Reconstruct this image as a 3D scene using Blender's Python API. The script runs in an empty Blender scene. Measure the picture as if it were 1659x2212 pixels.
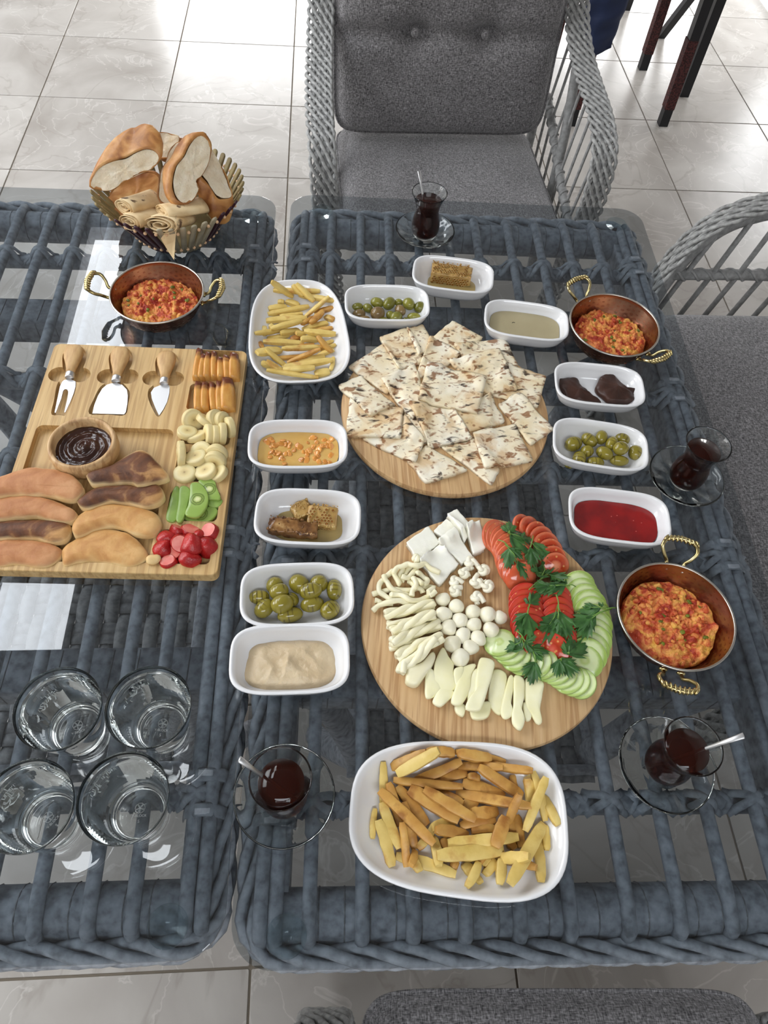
import bpy, bmesh, math, random
import numpy as np
from mathutils import Matrix, Vector, noise, Euler

# ------------------------------------------------------------------ camera
scn = bpy.context.scene
col = scn.collection
FPX, PW, PH = 1572.69, 1659.0, 2212.0
CAMROT = Euler((0.577310, -0.061742, -0.043771), 'XYZ').to_matrix()
CAMPOS = Vector((0.0, 0.0, 1.61488))
cd = bpy.data.cameras.new('camera')
cd.sensor_fit = 'VERTICAL'; cd.sensor_height = 36.0; cd.lens = FPX * 36.0 / PH
cd.clip_start = 0.02
cam = bpy.data.objects.new('camera', cd); col.objects.link(cam)
cam.matrix_world = Matrix.Translation(CAMPOS) @ CAMROT.to_4x4()
scn.camera = cam

# ------------------------------------------------------------------ world, light, exposure
wd = bpy.data.worlds.new('sky'); scn.world = wd; wd.use_nodes = True
nt = wd.node_tree; nt.nodes.clear()
wo = nt.nodes.new('ShaderNodeOutputWorld'); bg = nt.nodes.new('ShaderNodeBackground')
tc = nt.nodes.new('ShaderNodeTexCoord'); sx = nt.nodes.new('ShaderNodeSeparateXYZ'); rp = nt.nodes.new('ShaderNodeValToRGB')
nt.links.new(tc.outputs['Generated'], sx.inputs[0]); nt.links.new(sx.outputs['Z'], rp.inputs[0])
rp.color_ramp.elements[0].position = 0.0; rp.color_ramp.elements[0].color = (1.0, 0.985, 0.965, 1)
rp.color_ramp.elements[1].position = 0.8; rp.color_ramp.elements[1].color = (0.90, 0.945, 1.0, 1)
nt.links.new(rp.outputs[0], bg.inputs[0]); bg.inputs[1].default_value = 9.5
nt.links.new(bg.outputs[0], wo.inputs[0])

def portal(name, loc, rot, sx_, sy_):          # marks a window opening for the sampler
    l = bpy.data.lights.new(name, 'AREA'); l.shape = 'RECTANGLE'; l.size = sx_; l.size_y = sy_
    l.cycles.is_portal = True
    o = bpy.data.objects.new(name, l); col.objects.link(o); o.location = loc; o.rotation_euler = rot
    return o
HALF = math.pi / 2
ROOM = dict(x0=-3.7, x1=2.42, y0=-2.6, y1=4.75, h=3.0)
FARWIN = [(-1.0, 0.3, 0.02, .85), (1.35, 2.3, 0.02, .7)]    # x0,x1,z0,z1 in the far wall
RIGHTWIN = [(3.2, 4.3, 0.3, 1.0)]                     # y0,y1,z0,z1 in the right wall
SKYLIGHT_AND_FILL = [(-1.57, -1.19, 1.31, 4.3), (-3.4, -2.2, 0.3, 3.6), (-1.0, 1.2, -2.0, -1.2)]                        # x0,x1,y0,y1 in the ceiling; last two unseen, added to brighten the table
LEFTFILLWIN = [(0.4, 2.0, 1.0, 2.2)]  # y0,y1,z0,z1 in the left wall; unseen opening added to lift the interior brightness
for a, b, c, d in FARWIN: portal('window_light', ((a+b)/2, ROOM['y1'], (c+d)/2), (-HALF, 0, 0), b-a, d-c)
for a, b, c, d in RIGHTWIN: portal('window_light', (ROOM['x1'], (a+b)/2, (c+d)/2), (HALF, 0, HALF), b-a, d-c)
for a, b, c, d in LEFTFILLWIN: portal('window_light', (ROOM['x0'], (a+b)/2, (c+d)/2), (HALF, 0, -HALF), b-a, d-c)
for a, b, c, d in SKYLIGHT_AND_FILL: portal('window_light', ((a+b)/2, (c+d)/2, ROOM['h']+.1), (0, 0, 0), b-a, d-c)

scn.view_settings.view_transform = 'Standard'; scn.view_settings.look = 'None'
scn.view_settings.gamma = 1.0; scn.view_settings.exposure = 0.14
scn.view_settings.use_curve_mapping = False
cy = scn.cycles
cy.use_denoising = True
cy.max_bounces = 12; cy.transparent_max_bounces = 24; cy.transmission_bounces = 12; cy.glossy_bounces = 6; cy.diffuse_bounces = 4
cy.sample_clamp_indirect = 6.0

# ------------------------------------------------------------------ helpers
R = random.Random(11)
def ray(px, py):
    return CAMROT @ Vector(((px - PW/2) / FPX, -(py - PH/2) / FPX, -1.0))
def at(px, py, z):                               # the point at height z seen at that place in the photograph
    d = ray(px, py); t = (z - CAMPOS.z) / d.z
    return CAMPOS + d * t
class Crop:                                      # coordinates read off an enlarged crop
    def __init__(s, ox, oy, k): s.ox, s.oy, s.k = ox, oy, k
    def __call__(s, x, y, z): return at(s.ox + x*s.k, s.oy + y*s.k, z)

def tag(o, label=None, cat=None, group=None, kind=None):
    if label: o['label'] = label
    if cat: o['category'] = cat
    if group: o['group'] = group
    if kind: o['kind'] = kind
    return o
def empty(name, loc=(0,0,0), rz=0.0, label=None, cat=None, group=None):
    o = bpy.data.objects.new(name, None); o.empty_display_size = .05
    col.objects.link(o); o.location = loc; o.rotation_euler = (0, 0, rz)
    return tag(o, label, cat, group)
def mk(name, V, F, mat, parent=None, smooth=True, world=False, attr=None, fmat=None, kind=None, angle=None):
    V = np.asarray(V, float).reshape(-1, 3)
    off = None
    if world and parent is None:
        off = Vector(((V[:,0].min()+V[:,0].max())/2, (V[:,1].min()+V[:,1].max())/2, V[:,2].min())); V = V - np.array(off)
    elif world and parent is not None:
        q = parent; o3 = Vector((0,0,0))
        while q is not None: o3 = o3 + q.location; q = q.parent
        V = V - np.array(o3)
    me = bpy.data.meshes.new(name); me.from_pydata(V.tolist(), [], [list(map(int, f)) for f in F])
    mats = mat if isinstance(mat, (list, tuple)) else [mat]
    for m in mats: me.materials.append(m)
    if fmat is not None: me.polygons.foreach_set('material_index', np.asarray(fmat, np.int32))
    if smooth: me.polygons.foreach_set('use_smooth', [True]*len(me.polygons))
    if attr is not None:
        a = me.attributes.new('k', 'FLOAT', 'POINT'); a.data.foreach_set('value', np.asarray(attr, np.float32))
    me.update()
    if smooth and angle: me.set_sharp_from_angle(angle=math.radians(angle))
    o = bpy.data.objects.new(name, me); col.objects.link(o)
    if off is not None: o.location = off
    if parent is not None: o.parent = parent
    if kind: o['kind'] = kind
    return o
def copy_tree(o, parent=None):
    c = o.copy(); col.objects.link(c); c.parent = parent
    for ch in o.children: copy_tree(ch, c)
    return c
def join(*parts):
    V = []; F = []; n = 0
    for v, f in parts:
        v = np.asarray(v, float); V.append(v); F += [[i+n for i in q] for q in f]; n += len(v)
    return np.concatenate(V), F
def loft(rings, cap0=True, cap1=True, closed=False):
    rings = [np.asarray(r, float) for r in rings]; n = len(rings[0]); V = np.concatenate(rings); F = []
    m = len(rings)
    for i in range(m if closed else m-1):
        a = i*n; b = ((i+1) % m)*n
        for j in range(n):
            k = (j+1) % n; F.append((a+j, a+k, b+k, b+j))
    if not closed:
        if cap0: V = np.vstack([V, rings[0].mean(0)]); c = len(V)-1; F += [(c, (j+1) % n, j) for j in range(n)]
        if cap1: V = np.vstack([V, rings[-1].mean(0)]); c = len(V)-1; a = (m-1)*n; F += [(c, a+j, a+(j+1) % n) for j in range(n)]
    return V, F
def tube(P, r, n=8, closed=False, caps=True, flat=1.0, up=None):
    P = np.asarray(P, float); m = len(P); r = np.full(m, r) if np.isscalar(r) else np.asarray(r, float)
    if closed: T = np.roll(P, -1, 0) - np.roll(P, 1, 0)
    else:
        T = np.gradient(P, axis=0)
    T /= np.linalg.norm(T, axis=1)[:, None] + 1e-12
    u = np.array(up if up is not None else (0, 0, 1.0)); 
    if abs(T[0] @ u) > .95: u = np.array((1.0, 0, 0))
    rings = []; a = 2*np.pi*np.arange(n)/n
    N = u - T[0]*(T[0] @ u); N /= np.linalg.norm(N)
    for i in range(m):
        if up is not None:
            N = u - T[i]*(T[i] @ u)
        else: N = N - T[i]*(T[i] @ N)
        N /= np.linalg.norm(N) + 1e-12
        B = np.cross(T[i], N)
        rings.append(P[i] + r[i]*(flat*np.cos(a)[:, None]*N + np.sin(a)[:, None]*B))
    return loft(rings, caps, caps, closed)
def smooth_path(P, k=6, closed=False):           # Catmull-Rom
    P = [np.asarray(p, float) for p in P]; n = len(P); out = []
    rng = range(n) if closed else range(n-1)
    for i in rng:
        if closed: a, b, c, d = P[i-1], P[i], P[(i+1) % n], P[(i+2) % n]
        else: a, b, c, d = P[max(i-1, 0)], P[i], P[i+1], P[min(i+2, n-1)]
        for j in range(k):
            t = j/k
            out.append(.5*((2*b) + (c-a)*t + (2*a-5*b+4*c-d)*t*t + (-a+3*b-3*c+d)*t**3))
    if not closed: out.append(P[-1])
    return np.array(out)
def lathe(prof, n=48):
    rings = []; a = 2*np.pi*np.arange(n)/n
    for r, z in prof: rings.append(np.stack([r*np.cos(a), r*np.sin(a), np.full(n, z)], 1))
    return loft(rings, prof[0][0] > 1e-6, prof[-1][0] > 1e-6)
def supell(a, b, e, n=48, z=0.0, taper=0.0):
    t = 2*np.pi*np.arange(n)/n; c, s = np.cos(t), np.sin(t)
    x = a*np.sign(c)*np.abs(c)**(2/e); y = b*np.sign(s)*np.abs(s)**(2/e)
    y = y*(1 + taper*x/a)
    return np.stack([x, y, np.full(n, z)], 1)
def rrect(x0, y0, x1, y1, r, k=5):
    out = []
    for cx, cy_, a0 in ((x1-r, y1-r, 0), (x0+r, y1-r, 90), (x0+r, y0+r, 180), (x1-r, y0+r, 270)):
        for i in range(k+1):
            a = math.radians(a0 + 90*i/k); out.append((cx+r*math.cos(a), cy_+r*math.sin(a)))
    return np.array(out)
def prism(out2, z0, z1, bev=0.0):
    o = np.asarray(out2, float); c = o.mean(0)
    def rg(z, d):
        v = o - c; L = np.linalg.norm(v, axis=1)[:, None]; q = c + v*(1 - d/L); return np.column_stack([q, np.full(len(o), z)])
    if bev > 0: return loft([rg(z0, bev), rg(z0+bev, 0), rg(z1-bev, 0), rg(z1-bev*.3, bev*.35), rg(z1, bev)])
    return loft([rg(z0, 0), rg(z1, 0)])
def box(x0, y0, z0, x1, y1, z1, b=0.002): return prism(rrect(x0, y0, x1, y1, max(b, 1e-4), 2), z0, z1, b)
def nz(p, f=1.0, s=0.0): return noise.noise(Vector((p[0]*f+s, p[1]*f+s*1.7, p[2]*f-s)))
def fbm(p, f, s=0.0, o=3):
    v = 0; a = 1
    for i in range(o): v += a*nz(p, f, s+i*3.1); f *= 2.1; a *= .5
    return v
def blob(sx_, sy_, sz_, n=16, m=10, amp=0.0, f=1.0, s=0.0, sq=2.0):
    V = [(0, 0, -sz_)]
    for i in range(1, m):
        ph = -math.pi/2 + math.pi*i/m
        for j in range(n):
            th = 2*math.pi*j/n; c = math.cos(ph)
            V.append((sx_*c*math.cos(th), sy_*c*math.sin(th), sz_*math.sin(ph)))
    V.append((0, 0, sz_)); V = np.array(V)
    if sq != 2.0:
        U = V/np.array([sx_, sy_, sz_]); L = (np.abs(U)**sq).sum(1)**(1/sq); V = V/L[:, None]
    if amp:
        V = np.array([v*(1+amp*nz(v, f, s)) for v in V])
    F = [(0, 1+(j+1) % n, 1+j) for j in range(n)]
    for i in range(m-2):
        a = 1+i*n
        for j in range(n): k = (j+1) % n; F.append((a+j, a+k, a+n+k, a+n+j))
    a = 1+(m-2)*n; t = len(V)-1; F += [(t, a+j, a+(j+1) % n) for j in range(n)]
    return V, F
def xf(VF, M):
    V, F = VF; V = np.asarray(V, float); A = np.array(M.to_4x4() if len(M) == 3 else M)
    return V @ A[:3, :3].T + A[:3, 3], F
def TR(loc=(0,0,0), rot=(0,0,0), s=(1,1,1)):
    return Matrix.Translation(loc) @ Euler(rot, 'XYZ').to_matrix().to_4x4() @ Matrix.Diagonal((*s, 1)) if not np.isscalar(s) else Matrix.Translation(loc) @ Euler(rot, 'XYZ').to_matrix().to_4x4() @ Matrix.Diagonal((s, s, s, 1))
def resample(poly, n):                           # closed smoothed outline with n points
    P = smooth_path(poly, 8, True); Q = np.vstack([P, P[:1]]); d = np.r_[0, np.cumsum(np.linalg.norm(np.diff(Q, axis=0), axis=1))]
    t = np.linspace(0, d[-1], n, endpoint=False)
    return np.stack([np.interp(t, d, Q[:, i]) for i in range(Q.shape[1])], 1)

def ccw(P):
    Q = np.asarray([tuple(p)[:2] for p in P], float); x, y = Q[:, 0], Q[:, 1]
    return list(P) if (x*np.roll(y, -1)-np.roll(x, -1)*y).sum() > 0 else list(P)[::-1]

class Pile:                                      # a height field: what is already lying there
    def __init__(s, x0, x1, y0, y1, z, st=.0015):
        s.x0, s.y0, s.st = x0, y0, st; s.H = np.full((int((x1-x0)/st)+2, int((y1-y0)/st)+2), float(z))
    def ix(s, x, y):
        i = np.clip(((np.asarray(x)-s.x0)/s.st).astype(int), 0, s.H.shape[0]-1); j = np.clip(((np.asarray(y)-s.y0)/s.st).astype(int), 0, s.H.shape[1]-1); return i, j
    def get(s, x, y):
        i, j = s.ix(x, y); return s.H[i, j]
    def put(s, V, grow=0):
        V = np.asarray(V); i, j = s.ix(V[:, 0], V[:, 1]); np.maximum.at(s.H, (i, j), V[:, 2])
        for a in range(-grow, grow+1):
            for b in range(-grow, grow+1):
                ii = np.clip(i+a, 0, s.H.shape[0]-1); jj = np.clip(j+b, 0, s.H.shape[1]-1); np.maximum.at(s.H, (ii, jj), V[:, 2])

# ------------------------------------------------------------------ materials
def ramp(nt, stops):
    r = nt.nodes.new('ShaderNodeValToRGB'); e = r.color_ramp.elements
    while len(e) < len(stops): e.new(0.5)
    for el, (p, c) in zip(e, stops): el.position = p; el.color = (*c, 1)
    return r
def srgb(r, g, b):
    return tuple(((c/255+.055)/1.055)**2.4 if c > 10 else c/255/12.92 for c in (r, g, b))
def mat(name, color=(.5, .5, .5), rough=.5, metal=0.0, spec=.5, stops=None, scale=8.0, detail=4.0, dist=0.0, stretch=(1, 1, 1), coord='Object', bump=0.0, bscale=None, bdist=.001, trans=0.0, ior=1.45, sss=0.0, sssr=(1, .5, .3), coat=0.0, rnd=True, ntype='noise', tint=0.0, alpha=1.0):
    m = bpy.data.materials.new(name); m.use_nodes = True; t = m.node_tree; N = t.nodes; L = t.links
    b = N['Principled BSDF']; b.inputs['Base Color'].default_value = (*color, 1); b.inputs['Roughness'].default_value = rough
    b.inputs['Metallic'].default_value = metal; b.inputs['Specular IOR Level'].default_value = spec
    b.inputs['Transmission Weight'].default_value = trans; b.inputs['IOR'].default_value = ior
    b.inputs['Coat Weight'].default_value = coat; b.inputs['Coat Roughness'].default_value = .08
    if sss: b.inputs['Subsurface Weight'].default_value = sss; b.inputs['Subsurface Radius'].default_value = (*sssr,); b.inputs['Subsurface Scale'].default_value = .005
    if alpha < 1: b.inputs['Alpha'].default_value = alpha
    vec = None
    if stops or bump or tint:
        tcn = N.new('ShaderNodeTexCoord'); mp = N.new('ShaderNodeMapping'); mp.inputs['Scale'].default_value = stretch
        oi = N.new('ShaderNodeObjectInfo'); L.new(tcn.outputs[coord], mp.inputs['Vector'])
        vec = mp.outputs[0]
        if rnd:
            ad = N.new('ShaderNodeVectorMath'); ad.operation = 'MULTIPLY_ADD'
            cx = N.new('ShaderNodeCombineXYZ'); L.new(oi.outputs['Random'], cx.inputs[0]); L.new(oi.outputs['Random'], cx.inputs[1]); L.new(oi.outputs['Random'], cx.inputs[2])
            L.new(cx.outputs[0], ad.inputs[0]); ad.inputs[1].default_value = (7.3, 3.1, 5.7); L.new(vec, ad.inputs[2]); vec = ad.outputs[0]
    def tex(sc, kind, det=detail):
        if kind == 'voronoi': n = N.new('ShaderNodeTexVoronoi'); n.inputs['Scale'].default_value = sc; L.new(vec, n.inputs['Vector']); return n.outputs['Distance']
        if kind == 'wave': n = N.new('ShaderNodeTexWave'); n.inputs['Scale'].default_value = sc; n.inputs['Distortion'].default_value = dist; n.inputs['Detail'].default_value = det; L.new(vec, n.inputs['Vector']); return n.outputs['Fac']
        n = N.new('ShaderNodeTexNoise'); n.inputs['Scale'].default_value = sc; n.inputs['Detail'].default_value = det; n.inputs['Distortion'].default_value = dist; L.new(vec, n.inputs['Vector']); return n.outputs['Fac']
    last = None
    if stops:
        r = ramp(t, stops); L.new(tex(scale, ntype), r.inputs[0]); last = r.outputs[0]
    if tint:                                     # each object a little lighter or darker than the next
        mx = N.new('ShaderNodeHueSaturation'); ma = N.new('ShaderNodeMath'); ma.operation = 'MULTIPLY_ADD'; L.new(oi.outputs['Random'], ma.inputs[0]); ma.inputs[1].default_value = tint; ma.inputs[2].default_value = 1-tint/2
        L.new(ma.outputs[0], mx.inputs['Value'])
        if last: L.new(last, mx.inputs['Color'])
        else: mx.inputs['Color'].default_value = (*color, 1)
        last = mx.outputs[0]
    if last: L.new(last, b.inputs['Base Color'])
    if bump:
        bn = N.new('ShaderNodeBump'); bn.inputs['Strength'].default_value = bump; bn.inputs['Distance'].default_value = bdist
        L.new(tex(bscale or scale, ntype if ntype != 'wave' else 'noise'), bn.inputs['Height']); L.new(bn.outputs[0], b.inputs['Normal'])
    m['_last'] = 1
    return m
def overlay(m, stops, scale, color, kind='noise', stretch=(1, 1, 1), dist=0.0, detail=3.0, coord='Object', rough=None):
    """second layer of colour: mixes color over the base where the ramp is white"""
    t = m.node_tree; N = t.nodes; L = t.links; b = N['Principled BSDF']
    tcn = N.new('ShaderNodeTexCoord'); mp = N.new('ShaderNodeMapping'); mp.inputs['Scale'].default_value = stretch
    oi = N.new('ShaderNodeObjectInfo'); cx = N.new('ShaderNodeVectorMath'); cx.operation = 'SCALE'; cx.inputs[0].default_value = (5.1, 9.3, 2.7); L.new(oi.outputs['Random'], cx.inputs['Scale'])
    ad = N.new('ShaderNodeVectorMath'); L.new(tcn.outputs[coord], mp.inputs[0]); L.new(mp.outputs[0], ad.inputs[0]); L.new(cx.outputs[0], ad.inputs[1])
    if kind == 'voronoi': n = N.new('ShaderNodeTexVoronoi'); o = n.outputs['Distance']
    elif kind == 'wave': n = N.new('ShaderNodeTexWave'); n.inputs['Distortion'].default_value = dist; n.inputs['Detail'].default_value = detail; o = n.outputs['Fac']
    elif kind == 'attr': n = None
    else: n = N.new('ShaderNodeTexNoise'); n.inputs['Distortion'].default_value = dist; n.inputs['Detail'].default_value = detail; o = n.outputs['Fac']
    if n: n.inputs['Scale'].default_value = scale; L.new(ad.outputs[0], n.inputs['Vector'])
    else: n = N.new('ShaderNodeAttribute'); n.attribute_name = 'k'; o = n.outputs['Fac']
    r = N.new('ShaderNodeValToRGB'); e = r.color_ramp.elements
    while len(e) < len(stops): e.new(.5)
    for el, (p, v) in zip(e, stops): el.position = p; el.color = (v, v, v, 1)
    L.new(o, r.inputs[0]); mx = N.new('ShaderNodeMix'); mx.data_type = 'RGBA'; L.new(r.outputs[0], mx.inputs[0])
    src = b.inputs['Base Color'].links
    if src: L.new(src[0].from_socket, mx.inputs[6])
    else: mx.inputs[6].default_value = b.inputs['Base Color'].default_value
    mx.inputs[7].default_value = (*color, 1); L.new(mx.outputs[2], b.inputs['Base Color'])
    return m
def glassmat(name, color=(1, 1, 1), rough=0.0, ior=1.48):
    m = bpy.data.materials.new(name); m.use_nodes = True; t = m.node_tree; t.nodes.clear()
    o = t.nodes.new('ShaderNodeOutputMaterial'); g = t.nodes.new('ShaderNodeBsdfGlass'); g.inputs['Color'].default_value = (*color, 1); g.inputs['Roughness'].default_value = rough; g.inputs['IOR'].default_value = ior
    t.links.new(g.outputs[0], o.inputs[0]); return m
def sheetglass(name, tint, ior):                 # flat pane: passes light straight through, mirrors by Fresnel at its outer face
    m = bpy.data.materials.new(name); m.use_nodes = True; t = m.node_tree; t.nodes.clear(); N = t.nodes; L = t.links
    o = N.new('ShaderNodeOutputMaterial'); tr = N.new('ShaderNodeBsdfTransparent'); tr.inputs[0].default_value = (*tint, 1)
    gl = N.new('ShaderNodeBsdfGlossy'); gl.inputs['Roughness'].default_value = 0.0; gl.inputs['Color'].default_value = (1, 1, 1, 1)
    fr = N.new('ShaderNodeFresnel'); fr.inputs[0].default_value = ior; ge = N.new('ShaderNodeNewGeometry')
    s = N.new('ShaderNodeMath'); s.operation = 'SUBTRACT'; s.inputs[0].default_value = 1.0; L.new(ge.outputs['Backfacing'], s.inputs[1])
    mu = N.new('ShaderNodeMath'); mu.operation = 'MULTIPLY'; L.new(fr.outputs[0], mu.inputs[0]); L.new(s.outputs[0], mu.inputs[1])
    mx = N.new('ShaderNodeMixShader'); L.new(mu.outputs[0], mx.inputs[0]); L.new(tr.outputs[0], mx.inputs[1]); L.new(gl.outputs[0], mx.inputs[2]); L.new(mx.outputs[0], o.inputs[0])
    return m
M = {}
# ------------------------------------------------------------------ common materials
M['tile'] = mat('glazed_tile', rough=.28, stops=[(0.25, srgb(150, 143, 135)), (.5, srgb(170, 164, 157)), (.75, srgb(184, 179, 172))], scale=3.2, detail=6, dist=1.2, coord='Object', bump=.06, bscale=22, bdist=.002)
overlay(M['tile'], [(.485, 0), (.5, .42), (.515, 0)], 1.6, srgb(140, 131, 122), dist=1.8, detail=6)
overlay(M['tile'], [(.47, 0), (.48, .3), (.495, 0)], 4.2, srgb(224, 220, 214), dist=1.5, detail=5)
M['grout'] = mat('grout', color=srgb(128, 118, 104), rough=.9)
M['plaster'] = mat('plaster', color=(.62, .61, .6), rough=.9)
M['ceil'] = mat('ceiling_paint', color=(.36, .36, .37), rough=.9)
M['whitepaint'] = mat('white_gloss_paint', color=(.8, .8, .8), rough=.3)
def canem(name, a, b, c):
    m = mat(name, rough=.62, stops=[(.3, a), (.5, b), (.72, c)], scale=90, detail=5, bump=.5, bscale=260, bdist=.0006, stretch=(1, 1, 1), coord='Object')
    return m
M['cane'] = canem('dark_grey_cane', (.14, .15, .165), (.27, .29, .32), (.38, .40, .435))
M['strand'] = canem('dark_grey_strand', (.17, .182, .20), (.30, .32, .35), (.41, .435, .47))
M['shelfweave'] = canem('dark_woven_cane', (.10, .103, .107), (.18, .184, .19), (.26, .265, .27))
M['lstrand'] = canem('light_grey_strand', (.20, .2, .195), (.33, .33, .32), (.47, .47, .455))
M['lcane'] = canem('light_grey_cane', (.19, .19, .187), (.26, .26, .255), (.34, .34, .335))
M['glass'] = sheetglass('smoked_sheet_glass', (.75, .775, .79), 1.62)
M['pad'] = sheetglass('clear_rubber', (.86, .9, .91), 1.5)
M['vessel'] = glassmat('clear_glass', (.99, 1.0, .995), 0.0, 1.42)
M['steel'] = mat('steel', color=(.62, .62, .62), rough=.42, metal=1)
M['white'] = mat('white_ceramic', color=(.80, .80, .805), rough=.12, spec=.5, coat=.4)
def fabricm(name, base, lo):
    m = bpy.data.materials.new(name); m.use_nodes = True; t = m.node_tree; N = t.nodes; L = t.links; b = N['Principled BSDF']; b.inputs['Roughness'].default_value = .95; b.inputs['Sheen Weight'].default_value = .3
    tc = N.new('ShaderNodeTexCoord'); fs = []
    for sc in ((110, 620, 620), (620, 110, 110), (260, 260, 260)):
        mp = N.new('ShaderNodeMapping'); mp.inputs['Scale'].default_value = sc; L.new(tc.outputs['Object'], mp.inputs[0]); n = N.new('ShaderNodeTexNoise'); n.inputs['Scale'].default_value = 1.0; n.inputs['Detail'].default_value = 1; L.new(mp.outputs[0], n.inputs['Vector']); fs.append(n.outputs['Fac'])
    ad = N.new('ShaderNodeMath'); L.new(fs[0], ad.inputs[0]); L.new(fs[1], ad.inputs[1]); a2 = N.new('ShaderNodeMath'); a2.operation = 'MULTIPLY_ADD'; L.new(fs[2], a2.inputs[0]); a2.inputs[1].default_value = .8; L.new(ad.outputs[0], a2.inputs[2])
    r = ramp(t, [(.40, lo), (.56, base), (.75, tuple(min(1, q*2.3) for q in base))]); dv = N.new('ShaderNodeMath'); dv.operation = 'MULTIPLY'; dv.inputs[1].default_value = .40; L.new(a2.outputs[0], dv.inputs[0]); L.new(dv.outputs[0], r.inputs[0]); L.new(r.outputs[0], b.inputs['Base Color'])
    bn = N.new('ShaderNodeBump'); bn.inputs['Strength'].default_value = .7; bn.inputs['Distance'].default_value = .0015; L.new(dv.outputs[0], bn.inputs['Height']); L.new(bn.outputs[0], b.inputs['Normal'])
    return m
M['fabric'] = fabricm('grey_melange_weave', (.17, .163, .165), (.04, .038, .04))

# ------------------------------------------------------------------ the room
X0, X1, Y0, Y1, HC = ROOM['x0'], ROOM['x1'], ROOM['y0'], ROOM['y1'], ROOM['h']
fl = tag(mk('floor', *box(X0, Y0, -.06, X1, Y1, -.004, .0), M['grout'], smooth=False, world=False), kind='structure')
TS = .5; TX, TY = -1.14855, 3.53580
tv, tf = prism(rrect(-TS/2+.0022, -TS/2+.0022, TS/2-.0022, TS/2-.0022, .002, 1), -.01, 0, .0015)
tm = None
for i in range(-6, 8):
    for j in range(-3, 13):
        cx, cy_ = TX + (i+.5)*TS, TY - (j-.5)*TS
        if cx < X0 or cx > X1 or cy_ < Y0 or cy_ > Y1: continue
        if tm is None: o = mk('tile', tv, tf, M['tile'], parent=fl, smooth=False); tm = o.data
        else: o = bpy.data.objects.new('tile', tm); col.objects.link(o); o.parent = fl
        o.location = (cx, cy_, 0); o.rotation_euler.z = R.choice((0, HALF, 2*HALF, 3*HALF))
def wallholes(name, horiz, c, lo, hi, z0, z1, holes, m, th=.12):
    """a wall (or ceiling) made of boxes round its openings"""
    parts = []
    us = sorted({lo, hi, *[h[0] for h in holes], *[h[1] for h in holes]})
    us = [u for u in us if lo <= u <= hi]
    for a, b in zip(us[:-1], us[1:]):
        mid = (a+b)/2; hs = sorted([(h[2], h[3]) for h in holes if h[0] <= mid <= h[1]]); z = z0
        for p_, q_ in hs + [(z1, z1)]:
            if p_ > z + 1e-4:
                if horiz == 'x': parts.append(box(a, c, z, b, c+th, p_, 0))
                elif horiz == 'y': parts.append(box(c, a, z, c+th, b, p_, 0))
                else: parts.append(box(a, z, c, b, p_, c+th, 0))
            z = max(z, q_)
    return tag(mk(name, *join(*parts), m, smooth=False), kind='structure')
wallholes('wall_far', 'x', Y1, X0-.12, X1+.12, -.06, HC, FARWIN, M['plaster'])
wallholes('wall_near', 'x', Y0-.12, X0-.12, X1+.12, -.06, HC, [], M['plaster'])
wallholes('wall_left', 'y', X0-.12, Y0, Y1, -.06, HC, LEFTFILLWIN, M['plaster'])
wallholes('wall_right', 'y', X1, Y0, Y1, -.06, HC, RIGHTWIN, M['plaster'])
wallholes('ceiling', 'z', HC, X0-.12, X1+.12, Y0-.12, Y1+.12, SKYLIGHT_AND_FILL, M['ceil'], .1)
tag(mk('baseboard_right', *box(2.268, 1.2, 0, X1, Y1, .09, .004), M['whitepaint'], smooth=False), kind='structure')
k = 0
def winframe(horiz, c, a, b, z0, z1, n):
    global k
    k += 1; ps = []; w = .035
    def bar(u0, u1, v0, v1):
        ps.append(box(u0, c+.03, v0, u1, c+.08, v1, .003) if horiz == 'x' else box(c+.03, u0, v0, c+.08, u1, v1, .003))
    bar(a, b, z0, z0+w); bar(a, b, z1-w, z1); bar(a, a+w, z0+w, z1-w); bar(b-w, b, z0+w, z1-w)
    for i in range(1, n): u = a+(b-a)*i/n; bar(u-.03, u+.03, z0+w, z1-w)
    f = tag(mk('window_%d' % k, *join(*ps), M['whitepaint'], smooth=False), kind='structure')
for a, b, c, d in FARWIN: winframe('x', Y1, a, b, c, d, 2 if b-a > 1.5 else 1)
for a, b, c, d in RIGHTWIN: winframe('y', X1, a, b, c, d, 2)
for a, b, c, d in LEFTFILLWIN: winframe('y', X0-.12, a, b, c, d, 3)
# ------------------------------------------------------------------ rattan tables with glass tops
ZT = .74
def ropes(P, R0, nst, r, pitch, off=0.0, flat=1.0, up=(0, 0, 1.0), k=None, seg=6):
    """nst strands wound round the path P"""
    P = np.asarray(P, float); d = np.r_[0, np.cumsum(np.linalg.norm(np.diff(P, axis=0), axis=1))]
    n = k or max(8, int(d[-1]/pitch*10)); t = np.linspace(0, d[-1], n)
    Q = np.stack([np.interp(t, d, P[:, i]) for i in range(3)], 1); T = np.gradient(Q, axis=0); T /= np.linalg.norm(T, axis=1)[:, None]+1e-9
    u = np.array(up, float); N_ = u - T*(T @ u)[:, None]; N_ /= np.linalg.norm(N_, axis=1)[:, None]+1e-9; B = np.cross(T, N_)
    out = []
    for s in range(nst):
        a = 2*np.pi*(t/pitch + s/nst) + off
        C = Q + R0*(flat*np.cos(a)[:, None]*N_ + np.sin(a)[:, None]*B); out.append(tube(C, r, seg))
    return out
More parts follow.
